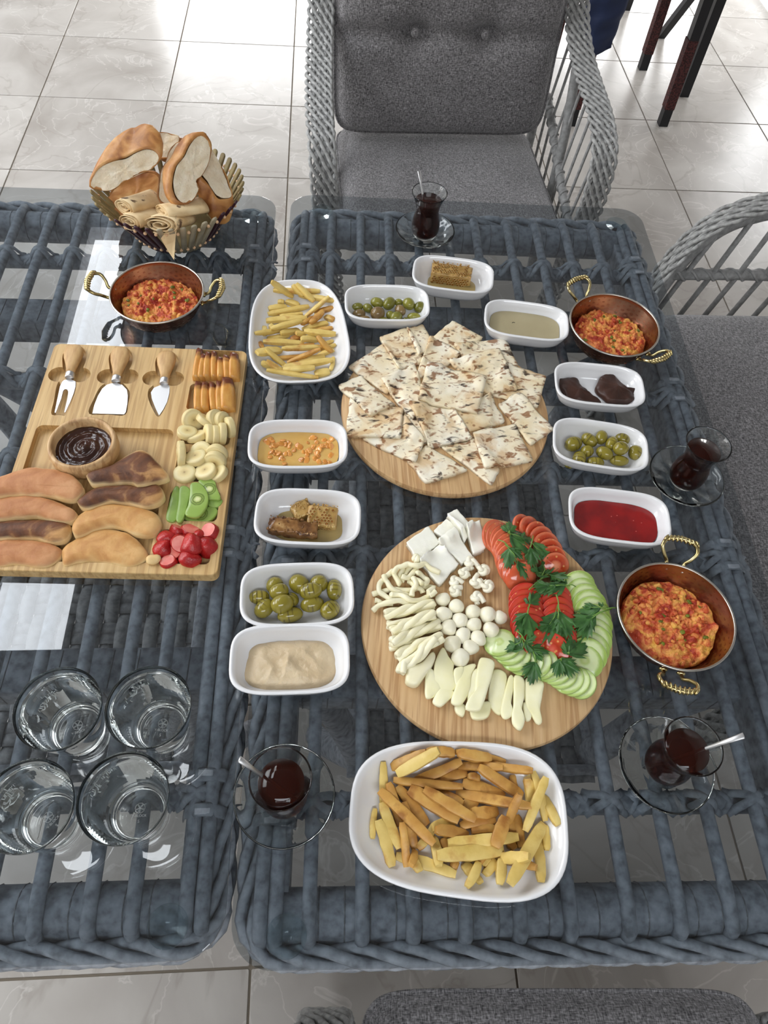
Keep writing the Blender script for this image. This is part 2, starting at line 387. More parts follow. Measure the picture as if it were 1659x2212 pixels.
def rattan_table(name, x0, y0, x1, y1, rz, ox, oy, label, poles, skip=False):
    """local frame: x across, y away; origin at (ox,oy) on the floor"""
    t = empty(name, (ox, oy, 0), rz, label, 'table', 'glass topped rattan tables pushed together')
    r = .045
    mk('glass_top', *prism(rrect(x0, y0, x1, y1, r, 8), ZT-.008, ZT, .0012), M['glass'], parent=t, smooth=False)
    i = .006
    # the wound rope edge round the frame, three turns of strands one above the other
    for q, (dz, R0) in enumerate(((.702, .0085), (.676, .0085))):
        path = rrect(x0+i+.006, y0+i+.006, x1-i-.006, y1-i-.006, .045, 6); path = np.vstack([path, path[:1]])
        P3 = np.column_stack([path, np.full(len(path), dz)])
        mk('rope_edge', *join(*ropes(P3, R0, 3, .0062, .15, off=q*1.1)), M['strand'], parent=t)
    P3 = np.column_stack([path, np.full(len(path), .69)]); 
    for (ya, s) in ((y0+.052, 1), (y1-.052, -1)):          # thick wrapped end rails
        mk('end_rail', *tube([(x0+.03, ya, .688), (x0+.05, ya, .69), (x1-.05, ya, .69), (x1-.03, ya, .688)], .029, 16), M['cane'], parent=t)
        wr = [tube([(x, ya+.0292*math.cos(a), .69+.0292*math.sin(a)) for a in np.linspace(-.4, 3.6, 10)], .0009, 4) for x in np.arange(x0+.09, x1-.06, .028)]
        mk('wrap_line', *join(*wr), M['shelfweave'], parent=t, kind='stuff')
    for x in poles:                                        # long round poles, with the doubles at both sides
        mk('pole', *tube([(x, y0+.022, .698), (x, y0+.03, .7165), (x, y0+.055, .722), (x, y1-.055, .722), (x, y1-.03, .7165), (x, y1-.022, .698)], .0082, 10), M['cane'], parent=t)
    for x in (x0+.042, x1-.042):                           # flat side aprons under the doubles
        mk('side_apron', *box(x-.014, y0+.03, .648, x+.014, y1-.03, .7085, .010), M['cane'], parent=t)
    H = y1-y0
    for yy in (y0+.165, y0+.50, y0+.655, y0+.82, y1-.165):  # cross poles bound to the long poles
        mk('cross_pole', *tube([(x0+.03, yy, .698), (x1-.03, yy, .698)], .0125, 12), M['cane'], parent=t)
        b = []
        xs = sorted(poles)
        for n_, x in enumerate(xs):
            if n_ in (0, len(xs)-1): continue
            dbl = n_ in (1, len(xs)-2)
            for sgn in (-1, 1):
                a = np.linspace(-1, 1, 9); P = [(x+u*.026, yy+sgn*u*.013*1.0, .7055+.0255*math.exp(-(u*1.55)**4)-.002) for u in a]
                b.append(tube(P, .0055, 6, flat=.45))
                P2 = [(x+.026+u*.022, yy+sgn*(.0118*math.cos(u*3.14)), .7015+.008*math.sin(u*3.14)) for u in np.linspace(0, 1, 6)]
                b.append(tube(P2, .0045, 6, flat=.5))
        mk('binding', *join(*b), M['strand'], parent=t)
        for xe in (x0+.035, x1-.035):                      # straps over the double rails
            for dy in (-.02, .02):
                P = [(xe-.026, yy+dy*1.0, .700), (xe-.02, yy+dy, .7215), (xe-.008, yy+dy*.95, .731), (xe+.008, yy+dy*.95, .731), (xe+.02, yy+dy, .7215), (xe+.026, yy+dy, .70)]
                mk('strap', *tube(P, .0075, 8, flat=.16), M['strand'], parent=t)
    for yy in (y0+.33, y1-.285):                          # deep wrapped cross beams that carry the legs
        mk('cross_beam', *box(x0+.035, yy-.030, .640, x1-.035, yy+.030, .690, .014), M['cane'], parent=t)
        w_ = [tube([(x, yy-.0302, .645), (x+.001, yy-.0302, .684), (x+.006, yy-.026, .6902), (x+.008, yy+.026, .6902)], .0009, 4) for x in np.arange(x0+.06, x1-.05, .033)]
        mk('wrap_line', *join(*w_), M['shelfweave'], parent=t, kind='stuff')
        for s, xa in ((1, x0+.07), (-1, x1-.07)):
            yl = yy + (-.04 if yy > (y0+y1)/2 else .12)
            P = smooth_path([(xa, yy, .64), (xa+s*.03, yy+(yl-yy)*.05, .52), (xa+s*.07, yy, .30), (xa+s*.03, yy+(yl-yy)*.5, .12), (xa-s*.01, yl, 0.0)], 6)
            mk('leg', *tube(P, .026, 12, flat=.8), M['cane'], parent=t)
    for s in (1, -1):                                      # crossed braces at the far end
        xm = (x0+x1)/2
        P = smooth_path([(xm-s*.25, y1-.33, .63), (xm-s*.14, y1-.34, .55), (xm-s*.02, y1-.36, .43), (xm+s*.09, y1-.40, .335)], 6)
        mk('brace', *tube(P, .027, 10, flat=.6), M['cane'], parent=t)
    # lower shelf woven of flat strips
    a0, a1, b0, b1 = x0+.14, x1-.14, y0+.30, y1-.36; zs = .30; ps = []
    mk('shelf_frame', *join(tube([(a0, b0, zs), (a1, b0, zs), (a1, b1, zs), (a0, b1, zs)], .018, 10, closed=True)), M['cane'], parent=t)
    nx, ny = int((a1-a0)/.026), int((b1-b0)/.062); wx = (a1-a0)/nx
    lp = []
    for u in range(nx):
        x = a0+(u+.5)*wx; P = []
        for v in range(ny*4+1):
            y = b0+(b1-b0)*v/(ny*4); P.append((x, y, zs+.006*math.cos(math.pi*(v/4*1.0)*1.0+math.pi*u)))
        lp.append(tube(P, .0150, 6, flat=.14))
    mk('woven_strip', *join(*lp), M['shelfweave'], parent=t, kind='stuff')
    lp = []
    for v in range(ny+1):
        for e in (-.0105, .0105):
            y = b0+(b1-b0)*v/ny+e*1.0; P = [(a0+(a1-a0)*u/(nx*2), y, zs-.004*math.cos(math.pi*(u-1)/2+math.pi*v)) for u in range(nx*2+1)]
            lp.append(tube(P, .0125, 6, flat=.14))
    mk('cross_strip', *join(*lp), M['shelfweave'], parent=t, kind='stuff')
    return t
def padd(t, x, y):
    o = mk('glass_pad', *lathe([(0, .7315), (.006, .7315), (.009, .7305), (.020, .7312), (.0215, .729), (.020, .7262), (.009, .7262), (.007, .7222), (0, .7222)], 32), M['pad'], parent=t)
    o.location = (x, y, 0)
pr = [.028, .044, .080, .137, .192, .249, .309, .365, .430, .488, .546, .606, .661, .677]
tr = rattan_table('rattan_table', 0, 0, .705, 1.305, math.radians(-1.4), -.1035, .0165, 'dark grey rattan table with smoked glass top under the round boards', pr)
for x, y in ((.057, .031), (.062, 1.268), (.655, 1.268), (.655, .031)): padd(tr, x, y)
pl = [.024, .041, .105, .163, .222, .281, .339, .397, .452, .505, .56, .605, .661, .678]
tl = rattan_table('rattan_table', 0, 0, .705, 1.285, math.radians(-.4), -.8145, .0325, 'dark grey rattan table with smoked glass top under the serving board and tumblers', pl)
for x, y in ((.645, .032), (.66, 1.235), (.05, 1.24), (.05, .035)): padd(tl, x, y)
# ------------------------------------------------------------------ wicker armchairs
def cushion(w, d, h, mtn, s=0.0, tuft=None, r=.05, nx=44, ny=36, e=11.0):
    """puffy pad, lying flat in x,y, rounded at its border"""
    V = []; F = []
    def side(sg):
        out = []
        for j in range(ny+1):
            for i in range(nx+1):
                u, v = -1+2*i/nx, -1+2*j/ny
                L = (abs(u)**e+abs(v)**e)**(1/e); k = max(abs(u), abs(v)); q = (k/L) if L > 0 else 1
                x, y = u*q, v*q
                edge = max(0.0, 1-max(abs(u), abs(v))**(9)) ** .5
                z = sg*h/2*(edge*(.80+.20*(1-u*u)*(1-v*v)))
                px_, py_ = x*w/2, y*d/2
                if tuft and sg > 0:
                    for (tx, ty) in tuft:
                        dd = math.hypot(px_-tx, py_-ty); z -= .036*math.exp(-(dd/.035)**2)+.014*math.exp(-(dd/.11)**2)
                        z -= .012*math.exp(-((py_-ty)/.014)**2)*math.exp(-(dd/.17)**2)
                    z -= .024*math.exp(-((py_-tuft[0][1])/.022)**2)*(abs(px_)/(w/2))**.5*edge
                z += .004*nz((px_, py_, s), 9)*edge
                out.append((px_, py_, z))
        return out
    A = side(1); B = side(-1); n = nx+1
    for j in range(ny):
        for i in range(nx):
            a = j*n+i; F.append((a, a+1, a+n+1, a+n)); b = a+len(A); F.append((b, b+n, b+n+1, b+1))
    bd = [i for i in range(nx+1)] + [j*n+nx for j in range(1, ny+1)] + [ny*n+i for i in range(nx-1, -1, -1)] + [j*n for j in range(ny-1, 0, -1)]
    for a, b in zip(bd, bd[1:]+bd[:1]): F.append((b, a, a+len(A), b+len(A)))
    return np.array(A+B), F, [A[i] for i in bd]
def armchair(label, loc, rz, group='wicker armchairs round the tables'):
    """faces -y; origin on the floor under the middle of the front edge of the seat"""
    t = empty('wicker_armchair', loc, rz, label, 'chair', group)
    V, F, bd = cushion(.585, .56, .10, 'fabric', 1.0, None)
    sc = mk('seat_cushion', V, F, M['fabric'], parent=t); sc.location = (0, .225, .405); sc.rotation_euler = (math.radians(-1.5), 0, 0)
    mk('piping', *tube([(x*1.003, y*1.003, z) for x, y, z in bd], .0035, 6, closed=True), M['fabric'], parent=sc)
    V, F, bd = cushion(.60, .56, .13, 'fabric', 5.0, [(-.0925, -.02), (.0925, -.02)], e=11)
    bc = mk('back_cushion', V, F, M['fabric'], parent=t); bc.location = (0, .425, .735); bc.rotation_euler = (math.radians(83), 0, 0)
    mk('piping', *tube([(x*1.004, y*1.004, z) for x, y, z in bd], .0035, 6, closed=True), M['fabric'], parent=bc)
    for tx in (-.0925, .0925):
        b = mk('button', *blob(.012, .012, .006, 16, 8), M['fabric'], parent=bc); b.location = (tx, -.02, .033)
    for s in (-1, 1):
        A = smooth_path([(s*.30, .04, .02), (s*.32, .015, .22), (s*.332, -.01, .42), (s*.338, -.015, .53), (s*.342, .015, .615), (s*.345, .11, .65), (s*.342, .23, .668), (s*.337, .33, .69), (s*.330, .42, .74), (s*.322, .48, .83), (s*.31, .51, .93), (s*.27, .53, .99), (s*.15, .545, 1.015), (0, .55, 1.02)], 6)
        mk('arm_frame', *tube(A, .014, 10), M['lcane'], parent=t)
        st = []                                            # the broad braid over the arm
        for lane in (-.021, -.007, .007, .021):
            d = np.r_[0, np.cumsum(np.linalg.norm(np.diff(A, axis=0), axis=1))]; n = 150; tt = np.linspace(0, d[-1], n)
            Q = np.stack([np.interp(tt, d, A[:, i]) for i in range(3)], 1)
            T = np.gradient(Q, axis=0); T /= np.linalg.norm(T, axis=1)[:, None]
            up = np.cross(T, np.array([1.0*s, 0, 0])); up = -up*np.sign(up[:, 2:3]+1e-3) if False else up
            # outward normal of the arm curve in its own plane, and the cross direction x
            nrm = np.stack([np.zeros(n), T[:, 2], -T[:, 1]], 1); nrm[:, 1] *= -1; nrm[:, 2] *= -1
            nrm /= np.linalg.norm(nrm, axis=1)[:, None]+1e-6
            for ph in range(3):
                a = 2*np.pi*(tt/.085+ph/3+lane*20)
                C = Q + nrm*(.013+.0045*np.sin(a*1.0))[:, None] + np.array([1.0, 0, 0])*(s*.006+lane+.0105*np.cos(a))[:, None]
                st.append(tube(C, .0046, 6))
        mk('braid', *join(*st), M['lstrand'], parent=t)
        rail = smooth_path([(s*.325, .0, .40), (s*.325, .14, .43), (s*.33, .32, .47), (s*.335, .50, .51)], 5)
        mk('side_rail', *join(tube(rail, .012, 10), *ropes(rail, .0125, 1, .0035, .035)), M['lcane'], parent=t)
        for q in range(9):
            f = .05+q*.105; d = np.linspace(0, 1, len(rail)); lo = np.array([np.interp(f, d, rail[:, i]) for i in range(3)])
            y = .0+q*.058; zt = np.interp(y+.02, A[12:50, 1], A[12:50, 2])
            mk('spindle', *tube([(s*.335, lo[1]+.02, .30), (s*.328, lo[1], lo[2]), (s*.355, y, zt-.008)], .0042, 8), M['lcane'], parent=t)
        mk('side_post', *tube(smooth_path([(s*.33, .24, .05), (s*.33, .25, .4), (s*.338, .29, .55), (s*.345, .36, .69)], 4), .014, 10), M['lcane'], parent=t)
        mk('leg', *tube([(s*.30, .48, 0), (s*.31, .49, .4), (s*.315, .51, .9)], .014, 10), M['lcane'], parent=t)
    fr = rrect(-.30, .03, .30, .48, .04, 5)
    mk('seat_frame', *tube(np.column_stack([fr, np.full(len(fr), .345)]), .017, 10, closed=True), M['lcane'], parent=t)
    return t
P_ = at(972, 433, .45)
ch = armchair('grey wicker armchair with two-button back cushion beyond the far table edge', (.335, 1.675, 0), math.radians(2.2))
c2 = copy_tree(ch); c2.scale = (.96, .96, .97); c2.location = (at(1235, 2140, .47).x, at(1190, 2140, .47).y-.055, 0); c2.rotation_euler = (0, 0, math.pi+math.radians(-2.5))
tag(c2, 'grey wicker armchair at the near table edge, mostly below the frame')

# the wide wicker seat at the right of the table
t = empty('wicker_sofa', (.80, .93, 0), 0, 'wide wicker seat with flat grey cushion along the right table edge', 'sofa')
V, F, bd = cushion(.62, .93, .10, 'fabric', 3.0, None, nx=40, ny=50, e=9)
sc = mk('seat_cushion', V, F, M['fabric'], parent=t); sc.location = (.245, -.03, .405)
mk('piping', *tube([(x*1.002, y*1.002, z) for x, y, z in bd], .003, 6, closed=True), M['fabric'], parent=sc)
for ys in (.475, -.53):
    A = smooth_path([(-.01, ys, 0.0), (0, ys, .25), (.01, ys, .43), (.045, ys+.012, .54), (.10, ys+.02, .615), (.17, ys+.02, .655), (.25, ys+.02, .672), (.36, ys+.015, .678), (.50, ys, .70), (.62, ys, .80)], 6)
    mk('arm_frame', *tube(A, .016, 10, flat=1.3), M['lcane'], parent=t)
    d = np.r_[0, np.cumsum(np.linalg.norm(np.diff(A, axis=0), axis=1))]; n = 150; tt = np.linspace(0, d[-1], n)
    Q = np.stack([np.interp(tt, d, A[:, i]) for i in range(3)], 1); T = np.gradient(Q, axis=0); T /= np.linalg.norm(T, axis=1)[:, None]
    nrm = np.stack([-T[:, 2], np.zeros(n), T[:, 0]], 1); st = []
    for lane in (-.019, -.006, .007, .02):
        for ph in range(3):
            a = 2*np.pi*(tt/.13+ph/3+lane*17)
            C = Q + nrm*(.020+.0045*np.sin(a))[:, None] + np.array([0, 1.0, 0])*(lane+.004+.010*np.cos(a))[:, None]
            st.append(tube(C, .0046, 6))
    mk('braid', *join(*st), M['lstrand'], parent=t)
    rail = [(.03, ys, .50), (.2, ys+.005, .50), (.5, ys, .50)]
    mk('side_rail', *join(tube(rail, .013, 10), *ropes(rail, .0135, 2, .0035, .075)), M['lcane'], parent=t)
    for q in range(7):
        xb = .06+q*.066; zt = np.interp(xb+.035, A[:, 0], A[:, 2])
        mk('spindle', *tube([(xb-.03, ys, .36), (xb, ys, .50), (xb+.035, ys+.01, zt)], .0065, 8), M['lcane'], parent=t)
mk('seat_frame', *tube(np.column_stack([rrect(-.03, -.52, .56, .47, .04, 5), np.full(24, .335)]), .018, 10, closed=True), M['lcane'], parent=t)
for x in (.0, .55):
    for y in (-.5, .45): mk('leg', *tube([(x, y, 0), (x, y, .34)], .017, 10), M['lcane'], parent=t)

# dark chair with the navy jacket, and the dark folding stand beside it
M['darkwood'] = mat('black_painted_wood', color=(.008, .008, .01), rough=.45, bump=.1, bscale=60)
M['burg'] = mat('burgundy_woven_wrap', rough=.75, stops=[(.3, (.015, .004, .004)), (.7, (.085, .02, .018))], scale=160, ntype='voronoi', bump=.8, bscale=160, bdist=.002, rnd=False)
M['navy'] = mat('navy_quilted_nylon', rough=.55, stops=[(.3, (.006, .012, .04)), (.8, (.012, .024, .075))], scale=6, bump=.25, bscale=14, bdist=.01)
t = empty('dining_chair', (1.21, 3.22, 0), 0, 'dark dining chair with burgundy wrapped legs and a navy jacket over its back', 'chair')
def tpost(x0, y0, x1, y1, z0, z1, w, m, name='leg', par=None):
    o = mk(name, *loft([[(x0+a, y0+b, z0) for a, b in ((-w, -w), (w, -w), (w, w), (-w, w))], [(x1+a, y1+b, z1) for a, b in ((-w, -w), (w, -w), (w, w), (-w, w))]]), m, parent=par, smooth=False); return o
for (x, y) in ((-.20, -.24), (.205, -.215), (-.21, .25), (.232, .254)):
    lx, ly = x*.96, y*.95
    l = tpost(x, y, lx, ly, 0, .49, .0185, M['darkwood'], par=t)
    tpost(x*.993, y*.993, lx*1.008, ly*1.01, .07, .33, .0205, M['burg'], 'wrap', l)
mk('seat', *box(-.23, -.25, .485, .23, .26, .525, .012), M['darkwood'], parent=t)
for x in (-.2, .2): mk('back_post', *tube([(x, -.235, .50), (x, -.26, .7), (x, -.30, .95)], .018, 8), M['darkwood'], parent=t)
mk('back_panel', *box(-.2, -.285, .62, .2, -.262, .93, .008), M['burg'], parent=t)
# jacket: draped sheet with quilt folds
V = []; F = []; nu, nv = 14, 30
for j in range(nv+1):
    for i in range(nu+1):
        u, v = i/nu, j/nv
        x = 1.005+(u-.5)*(.17-.035*v)-.03*v; z = 1.0-.70*v-.03*u*(1-v)*0+.045*u*v*1.2; y = 2.865-.012*abs(math.sin(v*math.pi*9+u*.8))-.02*math.sin(u*3.1)+.008*nz((u*3, v*6, 0))
        V.append((x, y, z))
for j in range(nv):
    for i in range(nu): a = j*(nu+1)+i; F.append((a, a+nu+1, a+nu+2, a+1))
n0 = len(V); V += [(x, y+.035, z) for x, y, z in V]; F += [tuple(i+n0 for i in f[::-1]) for f in F]
bd = [i for i in range(nu+1)]+[j*(nu+1)+nu for j in range(1, nv+1)]+[nv*(nu+1)+i for i in range(nu-1, -1, -1)]+[j*(nu+1) for j in range(nv-1, 0, -1)]
F += [(a, b, b+n0, a+n0) for a, b in zip(bd, bd[1:]+bd[:1])]
tag(mk('jacket', V, F, M['navy'], world=True), 'navy blue quilted jacket hanging behind the right arm of the wicker chair', 'jacket')
t = empty('folding_table', (1.62, 3.5, 0), 0, 'black wooden crossed table legs beside the burgundy chair', 'table')
tpost(-.045, -.246, -.045, -.23, 0, .70, .02, M['darkwood'], par=t)
tpost(-.01, .29, .10, -.05, 0, .70, .017, M['darkwood'], 'brace', t)
tpost(-.118, .57, -.10, .50, 0, .70, .018, M['darkwood'], par=t)
mk('table_top', *box(-.16, -.32, .70, .50, .62, .73, .01), M['darkwood'], parent=t)
# ------------------------------------------------------------------ dishes, pans, glasses, boards
DISH_H = .034
def dish_rings(a, b, h, e, taper, n=64):
    wall = .0042
    S = lambda f, z, d=0: supell(a*f[0]-d, b*f[1]-d, e, n, z, taper)
    prof = [((.70, .62), 0), ((.72, .64), .0015), ((.80, .76), .006), ((.90, .89), h*.42), ((.965, .96), h*.75), ((.99, .99), h*.93), ((1, 1), h*.97)]
    rings = [S(f, z) for f, z in prof]
    rings.append(S((1, 1), h, .0008)); rings.append(S((1, 1), h+.0006, .0022)); rings.append(S((1, 1), h, wall))
    for f, z in (((.955, .95), h*.72), ((.88, .86), h*.42), ((.78, .73), h*.24), ((.66, .58), h*.17), ((.45, .38), h*.15)): rings.append(S(f, z, wall))
    return rings
def dish(name, label, c, a, b, h, ang, e=3.6, taper=0.0, group=None):
    V, F = loft(dish_rings(a, b, h, e, taper))
    o = mk(name, V, F, M['white']); o.location = (c[0], c[1], ZT+.0005); o.rotation_euler.z = math.radians(ang)
    return tag(o, label, 'dish', group)
DP = {'comb_top': ((.221, 1.049), -9), 'olive_top': ((.100, .971), 0), 'sauce': ((.336, .9345), -9.5), 'choc': ((.4325, .789), -6.5),
      'olive_r': ((.4085, .6675), -11), 'jam': ((.409, .539), -8.5), 'orange': ((-.0445, .666), .5), 'comb_l': ((-.0285, .540), -3), 'olive_l': ((-.0405, .422), 1.6), 'tahini': ((-.0475, .3355), .6)}
DL = {'comb_top': 'small white oval dish with honeycomb nearest the far tea glass', 'olive_top': 'small white oval dish of whole green olives beside the upper chips plate',
      'sauce': 'small white oval dish holding thin beige sauce', 'choc': 'small white oval dish with two dark chocolate spread portions',
      'olive_r': 'small white oval dish of grilled olives beside the right tea glass', 'jam': 'small white oval dish filled with red jam',
      'orange': 'small white oval dish filled with orange peel jam', 'comb_l': 'small white oval dish with broken honeycomb left of the round boards',
      'olive_l': 'small white oval dish of grilled olives left of the cheese board', 'tahini': 'small white oval dish with thick beige tahini spread'}
for k_, (c, ang) in DP.items(): dish('serving_dish', DL[k_], c, .0725, .0455, DISH_H, ang, 3.6, 0.0, 'small white dishes round the boards')
dish('chips_plate', 'tall white oval plate of pale chips left of the flatbreads', (-.049, .909), .1205, .080, .030, 90+4, 3.0, -.10)
dish('chips_plate', 'large white oval plate heaped with golden chips at the front', (.1415, .151), .1205, .081, .030, -6+0, 3.0, .08)

# round boards
M['bamboo'] = mat('bamboo', rough=.42, stops=[(.2, srgb(180, 142, 96)), (.5, srgb(204, 168, 122)), (.8, srgb(218, 186, 142))], scale=9, detail=5, stretch=(14, 1.2, 14), coord='Object', rnd=True, bump=.05, bscale=50, spec=.35)
overlay(M['bamboo'], [(.40, .5), (.5, 0)], 60, srgb(150, 104, 62), stretch=(3.5, .12, 1), detail=2)
M['bamboo_edge'] = mat('dark_bamboo_edge', rough=.5, stops=[(.3, srgb(112, 78, 46)), (.7, srgb(150, 112, 72))], scale=6, stretch=(1, 1, 40))
def round_board(label, c, r, rz):
    o = mk('round_board', *lathe([(0, 0), (r-.005, 0), (r-.001, .003), (r, .007), (r, .010), (r-.0015, .0135), (r-.004, .0148), (0, .015)], 128), M['bamboo'], smooth=True, angle=35)
    o.location = (c[0], c[1], ZT); o.rotation_euler.z = rz
    return tag(o, label, 'board', 'round bamboo boards')
round_board('round bamboo board under the stack of charred flatbreads', (.183, .752), .1635, .03)
round_board('round bamboo board under the cheeses and sliced vegetables', (.205, .3865), .1642, -.12)
ZB = ZT+.015

# copper pans
M['copper'] = mat('hammered_copper', rough=.26, metal=1, stops=[(.3, (.29, .17, .11)), (.7, (.48, .31, .21))], scale=12, bump=.0)
M['copper_out'] = mat('aged_copper', rough=.3, metal=1, stops=[(.3, (.19, .075, .045)), (.7, (.40, .18, .11))], scale=18)
M['tin'] = mat('tinned_rim', color=(.55, .52, .47), rough=.3, metal=1)
M['brass'] = mat('brass', rough=.25, metal=1, stops=[(.3, (.40, .31, .13)), (.7, (.66, .55, .28))], scale=60)
M['egg'] = mat('tomato_egg', rough=.34, spec=.5, stops=[(.34, srgb(160, 44, 24)), (.43, srgb(196, 82, 44)), (.50, srgb(222, 130, 70)), (.57, srgb(234, 160, 84)), (.68, srgb(238, 184, 84))], scale=55, detail=6, dist=1.0, bump=.8, bscale=240, bdist=.003, sss=.08)
M['oil'] = mat('orange_oil', color=srgb(190, 90, 20), rough=.08, spec=.6)
M['pepper'] = mat('green_pepper', color=srgb(106, 112, 34), rough=.3, tint=.5)
def pan(label, c, ang, seed):
    t = empty('copper_pan', (c[0], c[1], ZT), math.radians(ang), label, 'pan', 'small two-handled copper pans')
    Rr, H = .0755, .040
    # hammered wall: little dents in rows
    def ring(r, z, n=96, dent=0.0, row=0):
        a = 2*np.pi*np.arange(n)/n; d = dent*(.5+.5*np.cos(a*24+row*math.pi)); return np.stack([(r+d)*np.cos(a), (r+d)*np.sin(a), np.full(n, z)], 1)
    outer = [ring(.040, 0), ring(.052, .001), ring(.060, .006)] + [ring(.0615+.0132*(i/8)**.8, .009+.029*i/8, dent=.0009, row=i) for i in range(9)]
    mk('bowl', *loft(outer, True, False), M['copper_out'], parent=t)
    inner = [ring(Rr-.0012, H-.001)] + [ring(.0605+.0132*(i/9)**.8, .0065+.031*i/9, dent=.0011, row=i) for i in range(9, -1, -1)] + [ring(.056, .0035), ring(.040, .0022), ring(.02, .002)]
    mk('lining', *loft(inner, False, True), M['copper'], parent=t)
    mk('rim', *tube([(Rr*math.cos(a), Rr*math.sin(a), H) for a in np.linspace(0, 2*math.pi, 64, endpoint=False)], .0017, 8, closed=True), M['tin'], parent=t)
    for s in (1, -1):                            # ornate brass ear handles
        P = [(Rr-.001, -.011, .030), (Rr+.008, -.012, .034), (Rr+.012, -.018, .042), (Rr+.020, -.0235, .050), (Rr+.030, -.018, .054), (Rr+.034, 0, .055), (Rr+.030, .018, .054), (Rr+.020, .0235, .050), (Rr+.012, .018, .042), (Rr+.008, .012, .034), (Rr-.001, .011, .030)]
        Q = smooth_path(P, 5); rad = .0026+.0009*np.exp(-((np.arange(len(Q))-len(Q)/2)/6.0)**2)
        ps = [tube(Q, rad, 8)]
        for q in range(-4, 5):                   # shell ribs across the grip
            y = q*.0052; x = Rr+.0335-.0000-.22*abs(y)**1.15*1.3; ps.append(xf(blob(.0062, .0021, .0038, 8, 6), TR((x, y, .0550), (0, 0, -q*.13))))
        ps.append(xf(blob(.003, .006, .004, 8, 6), TR((Rr-.0005, -.011, .030)))); ps.append(xf(blob(.003, .006, .004, 8, 6), TR((Rr-.0005, .011, .030))))
        h = mk('handle', *join(*ps), M['brass'], parent=t)
        if s < 0: h.rotation_euler.z = math.pi
        for y in (-.011, .011):
            r_ = mk('rivet', *blob(.0012, .0026, .0026, 8, 6), M['tin'], parent=h); r_.location = (Rr-.0035, y, .030)
    # the eggs and tomatoes
    g = random.Random(seed); n, m = 150, 48; V = []; F = []; Rm = .0622
    for i in range(m+1):
        for j in range(n):
            r = Rm*i/m; a = 2*math.pi*j/n; x, y = r*math.cos(a), r*math.sin(a)
            p = (x, y, seed*.1); h = .0125+.0065*fbm(p, 38, seed, 2)+.0085*abs(nz(p, 105, seed+2))+.0045*abs(nz(p, 210, seed))+.002*nz(p, 420, seed)
            h += .004*(1-(i/m)**2)-.0035*max(0, (x*math.cos(seed)+y*math.sin(seed))/Rm)
            if i == m: h = .007
            V.append((x*(1+.03*nz(p, 60, 3)), y*(1+.03*nz(p, 60, 9)), max(h, .003)))
    for i in range(m):
        for j in range(n): a = i*n+j; b = i*n+(j+1) % n; F.append((a, a+n, b+n, b))
    e = mk('scrambled_eggs', V, F, M['egg']); e.location = (c[0], c[1], ZT+.0025); e.rotation_euler.z = math.radians(ang)
    tag(e, {1: 'scrambled eggs with tomato and pepper in the copper pan by the bread basket', 2: 'scrambled eggs with tomato in the copper pan at the far right corner', 3: 'scrambled eggs with tomato in the copper pan right of the cheese board'}[seed], 'egg dish', 'tomato egg scrambles')
    VV = np.array(V)
    for q in range(15):
        a, r = g.uniform(0, 6.28), .052*math.sqrt(g.random()); x, y = r*math.cos(a), r*math.sin(a)
        zz = VV[np.argmin((VV[:, 0]-x)**2+(VV[:, 1]-y)**2), 2]
        w = g.uniform(.002, .0042)
        o = mk('pepper_piece', *blob(w, w*g.uniform(.5, .9), .0016, 8, 6, .3, 200, q, 3), M['pepper'], parent=e); o.location = (x, y, zz+.0006); o.rotation_euler = (g.uniform(-.4, .4), g.uniform(-.4, .4), g.uniform(0, 3))
    for q in range(46):                          # curds standing up out of the mass
        a, r = g.uniform(0, 6.28), .054*math.sqrt(g.random()); x, y = r*math.cos(a), r*math.sin(a)
        zz = VV[np.argmin((VV[:, 0]-x)**2+(VV[:, 1]-y)**2), 2]; w = g.uniform(.0025, .0062)
        o = mk('curd', *blob(w, w*g.uniform(.6, 1), w*.6, 12, 8, .5, 160, q), M['egg'], parent=e); o.location = (x, y, zz); o.rotation_euler = (0, 0, g.uniform(0, 6))
    return t
pan('two-handled copper pan between the bread basket and the serving board', (-.2835, .9795), -3, 1)
pan('two-handled copper pan at the far right corner of the table', (.484, .920), -60, 2)
pan('two-handled copper pan at the right of the cheese board', (.4465, .3825), 74, 3)

